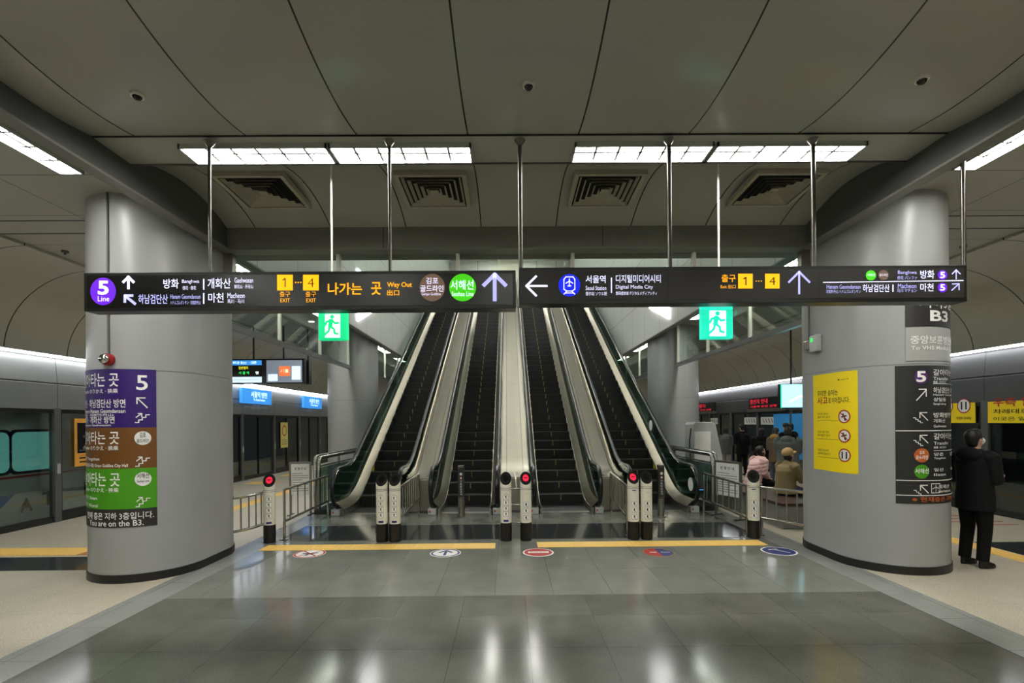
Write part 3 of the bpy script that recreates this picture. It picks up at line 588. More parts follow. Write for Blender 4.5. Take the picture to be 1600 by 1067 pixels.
for x0, t in ((433.5, '1'), (474, '4')):
    F.rect(x0, 429.5, x0 + 24.5, 454, 'lit_amber', 'exit_number_plate'); G.letters([('4', x0 + 7.5, 435, x0 + 17, 449)], 'ink_dark', 'exit_number', -.012) if t == '4' else G.strokes([[(x0 + 9, 438), (x0 + 12.6, 435.5), (x0 + 12.6, 448.5)]], 1.7, 'ink_dark', 'exit_number')
    F.letters([('출구', x0 + 4, 455.5, x0 + 20.5, 464), ('EXIT', x0 + 5, 466.5, x0 + 20, 472.5)], 'ink_amber')
for k in range(3): F.disc(462.5 + 4 * k, 441.5, 1.2, 1.2, 'ink_amber', 'dot', 10)
F.letters([('나가는', 512.5, 442, 566, 461), ('곳', 580, 441, 596, 461), ('Way Out', 605, 441, 644, 451), ('出口', 605, 453, 624, 462)], 'ink_amber', bold=.018)
F.disc(675.5, 449.5, 20, 21.5, 'lit_brown', 'round_badge'); G.letters([('김포', 666, 434, 685, 444), ('골드라인', 657, 446, 693, 456), ('Gimpo Goldline', 659, 457.5, 689, 463)], 'ink_white')
F.disc(723, 449.5, 21, 21.5, 'lit_green', 'round_badge'); G.letters([('서해선', 704, 438, 740, 453), ('Seohae Line', 706, 456, 740, 463)], 'ink_white')
F.arrow(773, 449, 20, PI / 2, 6, 'ink_violet', .85)
F = Face(panel(rs), plane_y(SY, rs, .007)); G = Face(panel(rs), plane_y(SY, rs, .009))
F.arrow(838.5, 447, 16, PI, 3.4, 'ink_white', .95)
F.disc(889.5, 446, 17, 17.5, 'lit_blue', 'train_badge')
G.strokes([[(881, 452), (881, 437), (884, 433), (895, 433), (898, 437), (898, 452), (894, 455), (885, 455), (881, 452)], [(885, 456), (881, 460)], [(894, 456), (898, 460)], [(884, 458), (895, 458)], [(889.5, 436), (889.5, 447)], [(884, 443), (889.5, 439.5), (895, 443)], [(887, 447), (892, 447)]], 1.5, 'ink_white', 'train_pictogram')
F.letters([('서울역', 915, 430.5, 946, 442.5), ('Seoul Station', 915, 447, 947, 453.5), ('首尔站 ソウル駅', 915, 456, 948, 462)], 'ink_white'); F.rect(954.3, 434, 956, 458, 'ink_white', 'divider')
F.letters([('디지털미디어시티', 962, 429.5, 1032, 442), ('Digital Media City', 962, 445.5, 1020, 453), ('数码媒体城 デジタルメディアシティ', 962, 455.5, 1026, 461.5)], 'ink_white')
F.rect(1043.5, 421, 1044.3, 472, 'sign_frame', 'panel_joint'); F.rect(1279, 418, 1279.8, 469, 'sign_frame', 'panel_joint')
F.letters([('출구', 1127, 429, 1149, 441), ('Exit 出口', 1125.5, 445, 1149, 451)], 'ink_amber')
for x0, t in ((1152.8, '1'), (1194.8, '4')): F.rect(x0, 428, x0 + 22.7, 451, 'lit_amber', 'exit_number_plate'); G.letters([('4', x0 + 6.5, 433, x0 + 16, 445.5)], 'ink_dark', 'exit_number', -.006) if t == '4' else G.strokes([[(x0 + 8.5, 436), (x0 + 12, 433.7), (x0 + 12, 445.5)]], 1.9, 'ink_dark', 'exit_number')
for k in range(3): F.disc(1181 + 4 * k, 439.5, 1, 1, 'ink_amber', 'dot', 10)
F.arrow(1248, 442, 17, PI / 2, 3.2, 'ink_violet', .95)
F.strokes([[(1285.5, 441.5), (1504, 438.6)]], 1.3, 'ink_white', 'rule')
F.disc(1360, 430.5, 8, 8, 'lit_green', 'round_badge'); F.disc(1379.5, 430, 8, 8, 'lit_brown', 'round_badge')
G.letters([('서해선', 1354, 428, 1366, 432), ('골드라인', 1373, 428, 1386, 432)], 'ink_white')
F.letters([('Banghwa', 1402, 423, 1431.5, 430), ('傍花 パンファ', 1401, 431.5, 1432, 437)], 'ink_violet'); F.letters([('방화', 1437, 422.5, 1459, 435.5)], 'ink_white')
F.letters([('Hanam Geomdansan', 1291, 445, 1344, 451.5), ('河南黔丹山 ハナムゴムダンサン', 1290, 453, 1344, 458.5)], 'ink_violet'); F.letters([('하남검단산', 1347, 444.5, 1389, 456.5)], 'ink_white')
F.rect(1393.5, 445, 1395.3, 456, 'ink_white', 'divider'); F.letters([('Macheon', 1402, 443.5, 1431, 450.5), ('马川 マチョン', 1401, 451.5, 1431.5, 457)], 'ink_violet'); F.letters([('마천', 1437, 443, 1457.5, 455.5)], 'ink_white')
for y_ in (430, 449.5): F.disc(1471.5, y_, 7.5, 7.5, 'lit_purple', 'line_badge'); G.letters([('5', 1467.5, y_ - 5, 1475.5, y_ + 5)], 'ink_white', 'line_number', .025)
F.arrow(1493, 429, 7, PI / 2, 1.8, 'ink_violet', .9); F.strokes([[(1486, 454), (1497, 444)], [(1487, 444), (1497.5, 443.5), (1497.5, 453)]], 1.8, 'ink_violet', 'arrow')

# emergency exit signs
def man(Fc, x, y, s, m):
    P = lambda a, b: (x + a * s, y + b * s)
    Fc.disc(*P(.02, -.36), .085 * s, .085 * s, m, 'pictogram_head', 18)
    Fc.strokes([[P(-.02, -.22), P(-.06, .02)]], .17 * s, m, 'pictogram_torso')
    Fc.strokes([[P(-.04, -.22), P(-.2, -.16), P(-.26, -.02)], [P(.02, -.22), P(.14, -.1), P(.28, -.12)], [P(-.06, .02), P(.1, .14), P(.12, .3), P(.26, .34)], [P(-.08, .02), P(-.12, .22), P(-.32, .4)]], .085 * s, m, 'pictogram_limbs')
for px0, px1, py0, py1, pole, m, lb, ht in ((497.5, 541.5, 484, 531, 516, 'lit_exit', 'green running man exit sign hanging below the black sign', 0), (1097, 1145, 474, 529, 1125, 'lit_exit_teal', 'teal green running man exit sign hanging below the brown sign', 1)):
    EY = 5.35; a, b = at_y(px0, py1, EY), at_y(px1, py0, EY); t = thing('exit_sign', lb, 'exit sign', ((a.x + b.x) / 2, EY, a.z)); w_, h = (b.x - a.x) / 2, b.z - a.z
    ecase = MB().box(-w_, w_, 0, .08, 0, h).build('case', m, t, bevel=.004)
    if ht: MB().box(-w_ - .03, w_ + .03, -.02, .1, h - .13, h - .07).build('light_cap', 'glass_clear', t)
    MB().tube([(at_y(pole, 330, EY).x - t.location.x, .04, h), (at_y(pole, 330, EY).x - t.location.x, .04, zf(EY + .04) - a.z)], .011, 10).build('pole', 'white_paint', t, smooth=50)
    Fe = Face(t, plane_y(EY, t, .004)); cx_ = (px0 + px1) / 2; hw = (px1 - px0) / 2; cy_ = py1 - hw * 1.0
    Fe.p = ecase; Fe.rect(cx_ - hw * .52, cy_ - hw * .82, cx_ + hw * .55, cy_ + hw * .84, 'lit_white', 'doorway'); Fe.f = plane_y(EY, t, .007)
    man(Fe, cx_ - 1, cy_, hw * 1.75, m)

# ================================================================== ESCALATORS
TAN = math.tan(math.radians(30)); YI, YT = 11.2, 25.75
def nose(y):      # line of the step noses, rounded at the foot
    a, b = YI - .5, YI + .5
    return 0 if y <= a else TAN * (y - YI) if y >= b else TAN * (y - a) ** 2 / (2 * (b - a))
NY, NZ, NR = 10.35, .55, .42
ys = [NY + .1 * k for k in range(20)] + [12.4, 14, 16, 18, 20, 22, 24, YT]
def top(y): return nose(y) + NZ + NR
def escalator(cx, label):
    t = thing('escalator', label, 'escalator', (cx, 0, 0))
    hw = .5
    # step band
    n = 0; y = YI + .1; z = .0
    mb = MB(); mb.box(-hw, hw, 10.42, YI + .1, -.06, -.005); mb.cur = 1
    for k in range(4): mb.box(-.008, .008, 10.75 + .1 * k, 10.8 + .1 * k, -.005, -.0035)
    mb.build('landing_step', ['step_black', 'step_mark'], t)
    mb = MB(); mb.box(-.015, .015, -.001, .41, -.0, .232); 
    st = MB()
    st.box(-hw, hw, 0, .42, .0, .231)
    for k in range(24): xx = -hw + .02 + k * .04; st.box(xx, xx + .022, -.008, .001, .01, .215)
    st.cur = 2; st.box(-hw, hw, -.009, .01, .219, .2315)
    st.cur = 1; st.box(-.011, .011, -.0095, 0, .1, .232); st.box(-hw, -hw + .02, -.009, .0, .2, .2325); st.box(hw - .02, hw, -.009, .0, .2, .2325)
    proto = st.build('step', ['step_riser', 'step_mark', 'step_edge'], t); proto.location = (0, y, 0)
    for k in range(1, 36):
        o = proto.copy(); COL.objects.link(o); o.parent = t; o.location = (0, y + .4 * k, .231 * k)
    MB().box(-hw, hw, 10.28, 10.44, -.06, .004).build('comb_plate', 'steel_brushed', t)
    for sx in (-1, 1):
        a, b = sorted((sx * (hw + .005), sx * (hw + .05)))
        MB().slab([(q, max(nose(q) - .25, -.1) , nose(q) + .13) for q in [10.1] + ys], a, b).build('skirt', 'steel_brushed', t, smooth=30)
        mb = MB(); mb.strip([[(sx * q_, v, max(0, nose(v)) + z_) for q_, z_ in ((.505, .12), (.55, .17), (.665, .27), (.665, .2))] for v in [10.15] + ys]); mb.build('inner_deck', 'deck_inner', t, smooth=30)
        gx = sx * .67
        rows = [(NY - NR * .97 * math.cos(u * PI / 2 / 8), 0, 0) for u in range(8)]
        rows = [(q, NZ - math.sqrt(max(0, NR ** 2 * .94 - (NY - q) ** 2)), NZ + math.sqrt(max(0, NR ** 2 * .94 - (NY - q) ** 2))) for q, _, _ in rows]
        rows += [(q, nose(q) + .16, top(q) - .015) for q in ys]
        MB().slab(rows, gx - .007, gx + .007).build('glass_panel', 'glass_green', t)
        path = [(gx, q, top(q)) for q in reversed(ys)] + [(gx, NY - NR * math.sin(PI * u / 14), NZ + NR * math.cos(PI * u / 14)) for u in range(1, 15)] + [(gx, 10.6, NZ - NR), (gx, 10.72, NZ - NR + .02)]
        MB().tube(path, [(.042, .026)] * len(path), 12).build('handrail', 'rubber', t, smooth=50)
        path = [(gx, q, top(q) - .036) for q in reversed(ys)] + [(gx, NY - (NR - .036) * math.sin(PI * u / 14), NZ + (NR - .036) * math.cos(PI * u / 14)) for u in range(1, 13)]
        MB().tube(path, [(.03, .014)] * len(path), 8).build('handrail_guide', 'steel_polished', t, smooth=50)
        MB().box(gx - .09, gx + .09, 10.12, 10.6, 0, .13).build('newel_base', 'grey_plastic', t, bevel=.01)
        # stickers on skirt and newel base
        a = sx * (hw + .003); MB().add([(a, 12.3, nose(12.3) + .0), (a, 12.45, nose(12.45) + .0), (a, 12.45, nose(12.45) + .1), (a, 12.3, nose(12.3) + .1)], [(0, 1, 2, 3)]).build('warning_sticker', 'vinyl_yellow', t)
        MB().box(gx - .06, gx - .03, 10.117, 10.12, .05, .09).build('warning_sticker', 'print_red', t)
    return t
EC = (-3.05, -1.07, 1.03, 3.0)
e1 = escalator(EC[0], 'dark escalator beside the outer guard rail on the information screen side')
e2 = escalator(EC[1], 'dark escalator beside the broad centre deck, slim post and dark faced bollard before it')
e3 = escalator(EC[2], 'dark escalator directly beside the broad centre deck, red lit bollard before it')
e4 = escalator(EC[3], 'dark escalator with black device and round white sticker on its newel')
for y_, z_ in ((10.33, .56), (13.2, nose(13.2) + .62)):
    o = MB().cyl(0, 0, 0, .004, .14, 28).build('round_sticker', 'vinyl_white', e4); o.rotation_euler = (0, PI / 2, 0); o.location = (.655, y_, z_)
MB().box(.62, .76, 9.86, 9.98, .42, .56).build('handrail_device', 'black_plastic', e4, bevel=.02); MB().box(.66, .74, 9.855, 9.86, .5, .515).build('device_light', 'lit_sky', e4)
# metal decks between the escalators
def deck(x0, x1, h, label):
    t = thing('escalator_deck', label, 'metal deck'); c = (x0 + x1) / 2
    q = [10.45, 10.5] + [v for v in ys if v > 10.5]
    MB().slab([(v, max(0, nose(v) + .05), nose(v) + h - (.03 if v < 10.48 else 0)) for v in q], x0, x1).build('cover', 'deck_steel', t, smooth=30)
    for f in (.22, .78):
        x = x0 + (x1 - x0) * f; MB().slab([(v, nose(v) + h - .01, nose(v) + h + .012) for v in q[1:]], x - .008, x + .008).build('seam_strip', 'steel_dark', t)
    for x in (x0 + .012, x1 - .012): MB().slab([(v, nose(v) + h - .04, nose(v) + h + .05) for v in q[1:]], x - .012, x + .012).build('edge_profile', 'steel_polished', t)
    MB().box(x0 + .02, x1 - .02, 10.42, 10.452, .02, h - .05).build('front_cover', 'steel_brushed', t, bevel=.006)
    return t
deck(-.355, .312, .76, 'broad steel deck between the two middle escalators')
deck(-2.33, -1.80, .74, 'narrower steel deck between the two escalators on the information screen side')
deck(1.75, 2.28, .74, 'narrower steel deck between the two escalators on the yellow poster side')

# ================================================================== GUARD RAILS
def guard(sx, label):
    t = thing('guard_rail', label, 'railing'); x = sx * 4.22
    MB().tube([(x, 10.55, 0), (x, 10.55, 1.06), (x, 10.58, 1.13), (x, 10.66, 1.16), (x, 14.2, 1.16)], .045, 12).build('top_tube', 'steel', t, smooth=50)
    MB().tube([(x + sx * .06, 10.5, 0), (x + sx * .06, 10.5, 1.08), (x + sx * .06, 10.55, 1.18), (x + sx * .06, 10.66, 1.2), (x + sx * .06, 14.2, 1.2)], .03, 10).build('outer_tube', 'steel', t, smooth=50)
    MB().box(x - .006, x + .006, 10.62, 14.2, .12, .95).build('glass', 'glass_green', t)
    MB().tube([(x, 10.6, .98), (x, 14.2, .98)], .018, 8).build('lower_tube', 'steel', t, smooth=50)
    for y in (11.8, 13.0, 14.18): MB().tube([(x, y, 0), (x, y, 1.14)], .025, 10).build('post', 'steel', t, smooth=50)
    MB().box(min(x, sx * 3.84), max(x, sx * 3.84), 10.3, 11.2, 0, .1).build('plinth', 'granite_black', t)
guard(-1, 'steel tube guard rail with green glass outside the escalators, information screen side')
guard(1, 'steel tube guard rail with green glass outside the escalators, machine cover side')
def fence(label, pts, zt, zbt, nb, posts=(1,), r=.022, curve=None):
    """barred steel railing: pts in plan"""
    t = thing('barrier_rail', label, 'railing'); P = [Vector((*p, 0)) for p in pts]
    MB().tube([p + Vector((0, 0, zt)) for p in P], r, 10).build('top_rail', 'steel', t, smooth=50); MB().tube([p + Vector((0, 0, zbt)) for p in P], r, 10).build('bottom_rail', 'steel', t, smooth=50)
    seg = [(P[i + 1] - P[i]).length for i in range(len(P) - 1)]; tot = sum(seg)
    def at(d):
        for i, s in enumerate(seg):
            if d <= s or i == len(seg) - 1: return P[i].lerp(P[i + 1], d / s)
            d -= s
    for k in range(nb):
        p = at(tot * (k + .7) / (nb + .4)); MB().tube([p + Vector((0, 0, zbt)), p + Vector((0, 0, zt))], .012, 8).build('bar', 'steel', t, smooth=50)
    for i in posts: MB().tube([P[i], P[i] + Vector((0, 0, zt))], r, 10).build('post', 'steel', t, smooth=50); MB().cyl(P[i].x, P[i].y, 0, .012, .05, 16).build('foot_flange', 'steel', t)
    return t
fence('short barred rail from the column with transfer panels to a bollard', [(-4.25, 7.35), (-4.16, 7.45), (-4.1, 7.7), (-4.08, 7.95)], .8, .3, 4, (3,))
fence('barred rail running back from the bollard beside the column with transfer panels', [(-3.84, 8.1), (-3.86, 9.0), (-3.88, 10.15)], .82, .3, 6, (0, 2))
fence('barred rail behind the bollard pair on the information screen side', [(-1.98, 8.15), (-2.02, 9.2), (-2.06, 10.4)], .82, .3, 9, (0, 2))
fence('barred rail behind the bollard pair with the red lamp, yellow poster side', [(1.80, 8.15), (1.9, 9.2), (2.0, 10.4)], .82, .3, 9, (0, 2))
fence('barred rail running back from the bollard beside the yellow poster column', [(3.74, 8.05), (3.78, 9.0), (3.82, 10.05)], .82, .3, 7, (0, 2))
fence('short barred rail from the yellow poster column to a bollard', [(4.3, 7.4), (4.22, 7.55), (4.0, 7.95), (3.98, 8.05)], .8, .3, 4, (3,))
t = thing('barrier_rail', 'three thin cross bars between the two centre bollards', 'railing')
for z in (.82, .56, .27): MB().tube([(-.19, 7.95, z), (.13, 7.95, z)], .013, 8).build('bar', 'steel', t, smooth=50)
MB().tube([(-.03, 7.97, .82), (-.03, 9.0, .82), (-.03, 10.42, .82)], .013, 8).build('bar', 'steel', t, smooth=50)

# ================================================================== BOLLARDS
def bollard(x, y, rz, lampm, kind, label):
    t = thing('bollard', label, 'bollard', (x, y, 0), rz, 'white escalator gate bollards'); r = .09; n = 32
    MB().cyl(0, 0, 0, .29, r + .002, n).build('base', 'black_base', t, smooth=40)
    # body with slanted top: front low, back high
    zt = lambda yy: .99 + yy / r * .095
    ring = lambda z: [(r * math.cos(2 * PI * k / n), r * math.sin(2 * PI * k / n), z if z is not None else zt(r * math.sin(2 * PI * k / n))) for k in range(n)]
    mb = MB(); vs = ring(.29) + ring(.80) + ring(None); mb.add(vs, [(i * n + k, i * n + (k + 1) % n, (i + 1) * n + (k + 1) % n, (i + 1) * n + k) for i in (0, 1) for k in range(n)] + [tuple(range(n))[::-1]]); mb.build('body', 'ivory', t, smooth=40)
    mb = MB(); mb.add([(a, b, c + .003) for a, b, c in ring(None)], [tuple(range(n))]); mb.add([(a * .98, b * .98, c - .03) for a, b, c in ring(None)], [tuple(range(n))[::-1]]); fc = mb.build('face', 'black_plastic', t)
    mb = MB(); q = .52; vs = [(a * q, b * q, zt(b * q) + .007) for a, b, c in ring(0)]; mb.add(vs, [tuple(range(n))]); mb.build('lamp', lampm, fc)
    if lampm == 'lit_red':
        mb = MB(); mb.add([(-.03, -.008, zt(-.008) + .01), (.03, -.008, zt(-.008) + .01), (.03, .008, zt(.008) + .01), (-.03, .008, zt(.008) + .01)], [(0, 1, 2, 3)]); mb.build('lamp_bar', 'black_plastic', fc)
    for z in (.84, .815): MB().cyl(0, 0, z, z + .008, r + .002, n).build('groove', 'print_grey', t, smooth=40)
    cf = Face(t, lambda u, z: Vector(((r + .002) * math.sin(u / r), -(r + .002) * math.cos(u / r), z))); cf2 = Face(t, lambda u, z: Vector(((r + .004) * math.sin(u / r), -(r + .004) * math.cos(u / r), z)))
    zs = (.70, .61, .52, .43) if kind == 'green' else (.58, .48, .37)
    cf.letters([('주의', -.02, .77, .02, .75)], 'print_grey', 'printed_note')
    for z in zs:
        cf.rect(-.042, z + .041, .042, z - .041, 'print_grey', 'pictogram_border', 4); cf2.rect(-.037, z + .036, .037, z - .036, 'vinyl_white', 'pictogram_plate', 4)
        c3 = Face(t, lambda u, zz_: Vector(((r + .0055) * math.sin(u / r), -(r + .0055) * math.cos(u / r), zz_)))
        c3.disc(0, z + .014, .013, .013, 'print_black' if kind != 'green' else 'print_green', 'pictogram', 12); c3.strokes([[(-.004, z + .004), (.006, z - .018)], [(-.02, z - .021), (.02, z - .023)]], .014, 'print_black' if kind != 'green' else 'step_mark', 'pictogram')
    if kind == 'green': cf.rect(-.04, .345, .04, .31, 'print_blue', 'blue_label', 4)
    elif kind == 'blue': cf.rect(-.03, .80, .03, .785, 'print_blue', 'blue_label', 4)
    return t
BY = 7.92
bx_ = lambda px: at_z(px, 843, 0).x
bollard(bx_(430), BY, .35, 'lit_red', 'green', 'white bollard with red lamp at the barred rail by the column with transfer panels')
bollard(bx_(600), BY, .05, 'lens_dark', 'green', 'white bollard with plain dark face, outer one of the all dark pair')
bollard(bx_(620), BY, .05, 'lens_dark', 'green', 'white bollard with dark green face, inner one of the all dark pair')
bollard(bx_(791), BY, 0, 'lens_dark', 'green', 'white bollard with dark face in the centre pair')
bollard(bx_(822), BY, 0, 'lit_red', 'plain', 'white bollard with red no entry lamp in the centre pair')
bollard(bx_(991), BY, -.05, 'lit_red', 'blue', 'white bollard with red lamp beside a dark faced one, yellow poster side')
bollard(bx_(1012), BY, -.1, 'lens_dark', 'plain', 'white bollard with dark face beside a red lit one, yellow poster side')
bollard(bx_(1184), BY, -.4, 'lens_dark', 'blue', 'lone white bollard with dark face near the yellow poster column')
for px, lb in ((721, 'slim dark steel post with prohibition symbols before the inner escalator, information screen side'), (1033, 'slim dark steel post with prohibition symbols beside the outer newel with the black device')):
    p = at_z(px, 807, 0); t = thing('post', lb, 'post', (p.x, p.y, 0)); MB().cyl(0, 0, 0, .36, .062, 20).build('foot_tube', 'steel_brushed', t, smooth=40); MB().cyl(0, 0, 0, .015, .09, 20).build('flange', 'steel', t)
    MB().box(-.062, .062, -.05, .05, .36, 1.03).build('upper_case', 'steel_dark', t, bevel=.012)
    Fp = Face(t, lambda x, z: Vector((x, -.052, z))); Fp.rect(-.05, .98, .05, .40, 'vinyl_charcoal', 'label_plate'); Fp.f = lambda x, z: Vector((x, -.054, z))
    for z in (.86, .78): Fp.ring(0, z, .028, .028, .008, 'print_red' if z < .8 else 'vinyl_white', 'prohibition_symbol', 20); Fp.disc(0, z, .017, .017, 'vinyl_white', 'prohibition_symbol', 16)
    for k, c in enumerate('카트탑승금지'): Fp.letters([(c, -.022, .735 - .052 * k, .022, .695 - .052 * k)], 'vinyl_white')

# ================================================================== FLOOR MARKINGS
def tactile(name, label, x0, x1, y0, y1, m='tactile', dots=False):
    t = thing(name, label, 'tactile paving', (0, 0, 0)); MB().box(x0, x1, y0, y1, 0, .005).build('tiles', m, t); mb = MB()
    if x1 - x0 > y1 - y0:
        n = int((x1 - x0) / .075)
        for k in range(n): x = x0 + .0375 + k * .075; mb.box(x - .016, x + .016, y0 + .02, y1 - .02, .005, .0095)
    else:
        n = int((x1 - x0) / .075)
        for k in range(n): x = x0 + .0375 + k * .075; mb.box(x - .016, x + .016, y0, y1, .005, .0095)
    mb.build('ribs', m, t)
ax = lambda px: at_z(px, 853, 0).x
tactile('tactile_strip', 'yellow ribbed tactile strip before the two escalators on the information screen side', ax(418), ax(774), 7.40, 7.72)
tactile('tactile_strip', 'yellow ribbed tactile strip before the two escalators on the yellow poster side', ax(840), ax(1203), 7.44, 7.76)
tactile('tactile_strip', 'yellow tactile strip crossing the platform beside the train', XL + .8, -6.5, 7.25, 7.68)
tactile('tactile_strip', 'brown tactile strip ending at the column with transfer panels', -6.5, -5.6, 7.25, 7.68, 'tactile_brown')
tactile('tactile_strip', 'yellow tactile strip running along the platform below the information screens', -6.5, -6.2, 8.3, 27)
tactile('tactile_strip', 'yellow tactile strip running along the platform past the standing man in black', 6.6, 6.9, -1, 27)
for y in (15.6, 18.0): tactile('tactile_pad', 'yellow tactile pad before a screen door, %s' % ('nearer the column with transfer panels' if y < 17 else 'farther along the platform'), XL + .6, XL + 1.5, y, y + .6)
p_ = at_z(1560, 830, 0); t = thing('floor_sticker', 'faded red queue marking on the platform beyond the standing man', 'floor sticker', (8.4, 9.2, 0)); mb = MB()
for k in range(4): mb.box(-.5, .5, -.5 + .28 * k, -.46 + .28 * k, 0, .003)
mb.build('lines', 'print_red', t)
def floor_face(t, z): return Face(t, lambda a, b: Vector((a, b, z)))
for px, py, kind, lb in ((484, 865, 'nowalk', 'round white floor sticker with crossed out person in red ring'), (696, 864, 'up', 'round white floor sticker with blue up arrow'), (841, 863, 'noentry', 'round red floor sticker with white entry bar'), (1029, 863, 'split', 'round floor sticker half red and half blue'), (1217, 861, 'blue', 'round dark blue floor sticker with white slanted arrow')):
    p = at_z(px, py, 0); t = thing('floor_sticker', lb, 'floor sticker', (p.x, p.y, 0), 0, 'round escalator floor stickers'); r = .225 if kind != 'blue' else .24
    MB().cyl(0, 0, 0, .0015, r, 40).build('disc', {'nowalk': 'vinyl_white', 'up': 'vinyl_white', 'noentry': 'vinyl_white', 'split': 'hood_ochre', 'blue': 'vinyl_white'}[kind], t)
    f1, f2 = floor_face(t, .0025), floor_face(t, .0035)
    if kind == 'nowalk': f1.ring(0, 0, r * .97, r * .97, .03, 'print_red', 'ring'); f1.strokes([[(-.1, .02), (0, .0), (.1, .03)], [(.0, 0), (-.02, -.1)], [(0, 0), (.06, -.06)]], .035, 'print_blue', 'pictogram'); f2.strokes([[(-.13, .13), (.13, -.13)], [(-.1, -.12), (.1, .12)]], .025, 'print_red', 'slash')
    if kind == 'up': f1.ring(0, 0, r * .93, r * .93, .03, 'print_blue', 'ring'); f1.strokes([[(0, -.12), (0, .12)], [(-.09, .02), (0, .13), (.09, .02)]], .04, 'print_blue', 'arrow')
    if kind == 'noentry': f1.disc(0, 0, r * .9, r * .9, 'print_red', 'field'); f2.rect(-.15, .045, .15, -.045, 'vinyl_white', 'bar'); floor_face(t, .0045).letters([('진입금지', -.12, .025, .12, -.025)], 'print_red')
    if kind == 'split':
        n = 20
        for a0, m in ((PI / 2, 'print_red'), (-PI / 2, 'print_blue')): f1.poly([(r * .92 * math.cos(a0 + PI * k / n), r * .92 * math.sin(a0 + PI * k / n)) for k in range(n + 1)], m, 'half_field')
        f2.rect(-.13, .02, -.03, -.02, 'vinyl_white', 'bar'); f2.strokes([[(.04, 0), (.15, 0)]], .03, 'vinyl_white', 'bar')
    if kind == 'blue': f1.disc(0, 0, r * .9, r * .9, 'print_blue', 'field'); f2.strokes([[(.1, -.1), (-.04, .1)], [(-.1, .08), (.02, .1)]], .04, 'vinyl_white', 'arrow')

# ================================================================== SIGN BOARDS, MACHINE COVER
def board(x, y, rz, wd, label):
    t = thing('notice_board', label, 'notice board', (x, y, 0), rz)
    for a in (-wd / 2, wd / 2): MB().box(a - .02, a + .02, -.02, .02, 0, 1.1).build('post', 'steel_brushed', t)
    for a in (-wd / 2, wd / 2): MB().box(a - .03, a + .03, -.14, .14, 0, .02).build('foot', 'steel_dark', t)
    MB().box(-wd / 2 + .02, wd / 2 - .02, -.018, .012, .42, 1.06).build('sheet', 'vinyl_white', t); MB().box(-wd / 2, wd / 2, -.02, .02, 1.06, 1.1).build('top_bar', 'steel_brushed', t)
    Fb = Face(t, lambda u, z: Vector((u, -.0205, z))); Fb.letters([('운 행 안 내', -wd * .28, .99, wd * .28, .93)], 'print_black')
    Fb.strokes([[(-wd * .4, .86 - .045 * k), (wd * (.4 if k % 3 else .1), .86 - .045 * k)] for k in range(9)], .012, 'print_grey', 'text_lines')
board(-4.5, 10.3, .12, .40, 'white notice board on a steel stand beside the outer guard rail, information screen side')
board(4.12, 9.6, -1.2, .62, 'white notice board on a steel stand beside the barred rail, seated people side')
mc = thing('machine_cover', 'tall pale grey moulded machine cover beside the guard rail and far column', 'machine cover', (4.75, 12.4, 0))
mb = MB(); pts = [(-.36, 0), (-.36, 1.8), (-.3, 1.86), (.12, 1.86), (.2, 1.78), (.36, 1.0), (.36, 0)]; n = len(pts)
mb.add([(a, -.3, z) for a, z in pts] + [(a, .3, z) for a, z in pts], [tuple(range(n)), tuple(range(n, 2 * n))[::-1]] + [(k, (k + 1) % n, n + (k + 1) % n, n + k) for k in range(n)]); mb.build('shell', 'grey_plastic', mc, bevel=.02)
MB().box(-.34, .06, -.315, -.3, .9, 1.62).build('front_plate', 'vinyl_white', mc, bevel=.006); MB().tube([(-.39, -.2, .6), (-.42, -.2, 1.4), (-.38, -.2, 1.7)], .015, 8).build('cable', 'rubber', mc, smooth=50); MB().cyl(-.12, -.2, 1.86, 1.9, .02, 10).build('knob', 'black_plastic', mc)

# ================================================================== PLATFORM SCREEN DOORS
dn = 0
for sx, nm in ((-1, 'left'), (1, 'right')):
    wx = XL if sx < 0 else XR
    for k in range(-4, 9):
        y0 = 9.78 + 2.25 * k; y1 = y0 + 2.25; dn += 1
        t = bpy.data.objects.new('door_%d' % dn, None); COL.objects.link(t); t['kind'] = 'structure'; t.location = (wx, y0, 0)
        d = sx
        MB().box(-.06, .06, -.07, .07, 0, 2.24).build('frame_post', 'door_frame', t, bevel=.006)
        MB().box(-.03, .03, .07, 2.18, 0, .12).build('sill', 'door_dark', t); MB().box(-.03, .03, .07, 2.18, 2.14, 2.24).build('head', 'door_dark', t)
        if k % 2 == 0:
            for a, b in ((.07, 1.12), (1.13, 2.18)):
                mb = MB(); mb.box(-.025, .025, a, a + .05, .12, 2.14); mb.box(-.025, .025, b - .05, b, .12, 2.14); mb.box(-.025, .025, a, b, .12, .2); mb.build('leaf_frame', 'door_dark', t)
                MB().box(-.006, .006, a + .05, b - .05, .2, 2.14).build('pane', 'glass_dark', t)
        else:
            MB().box(-.006, .006, .07, 2.18, .12, 2.14).build('pane', 'glass_dark', t); MB().box(-.03, .03, 1.1, 1.14, .12, 2.14).build('mullion', 'door_dark', t)
        MB().box(-.075 if sx > 0 else .06, -.06 if sx > 0 else .075, -.03, .03, .95, 1.15).build('control', 'grey_plastic', t)
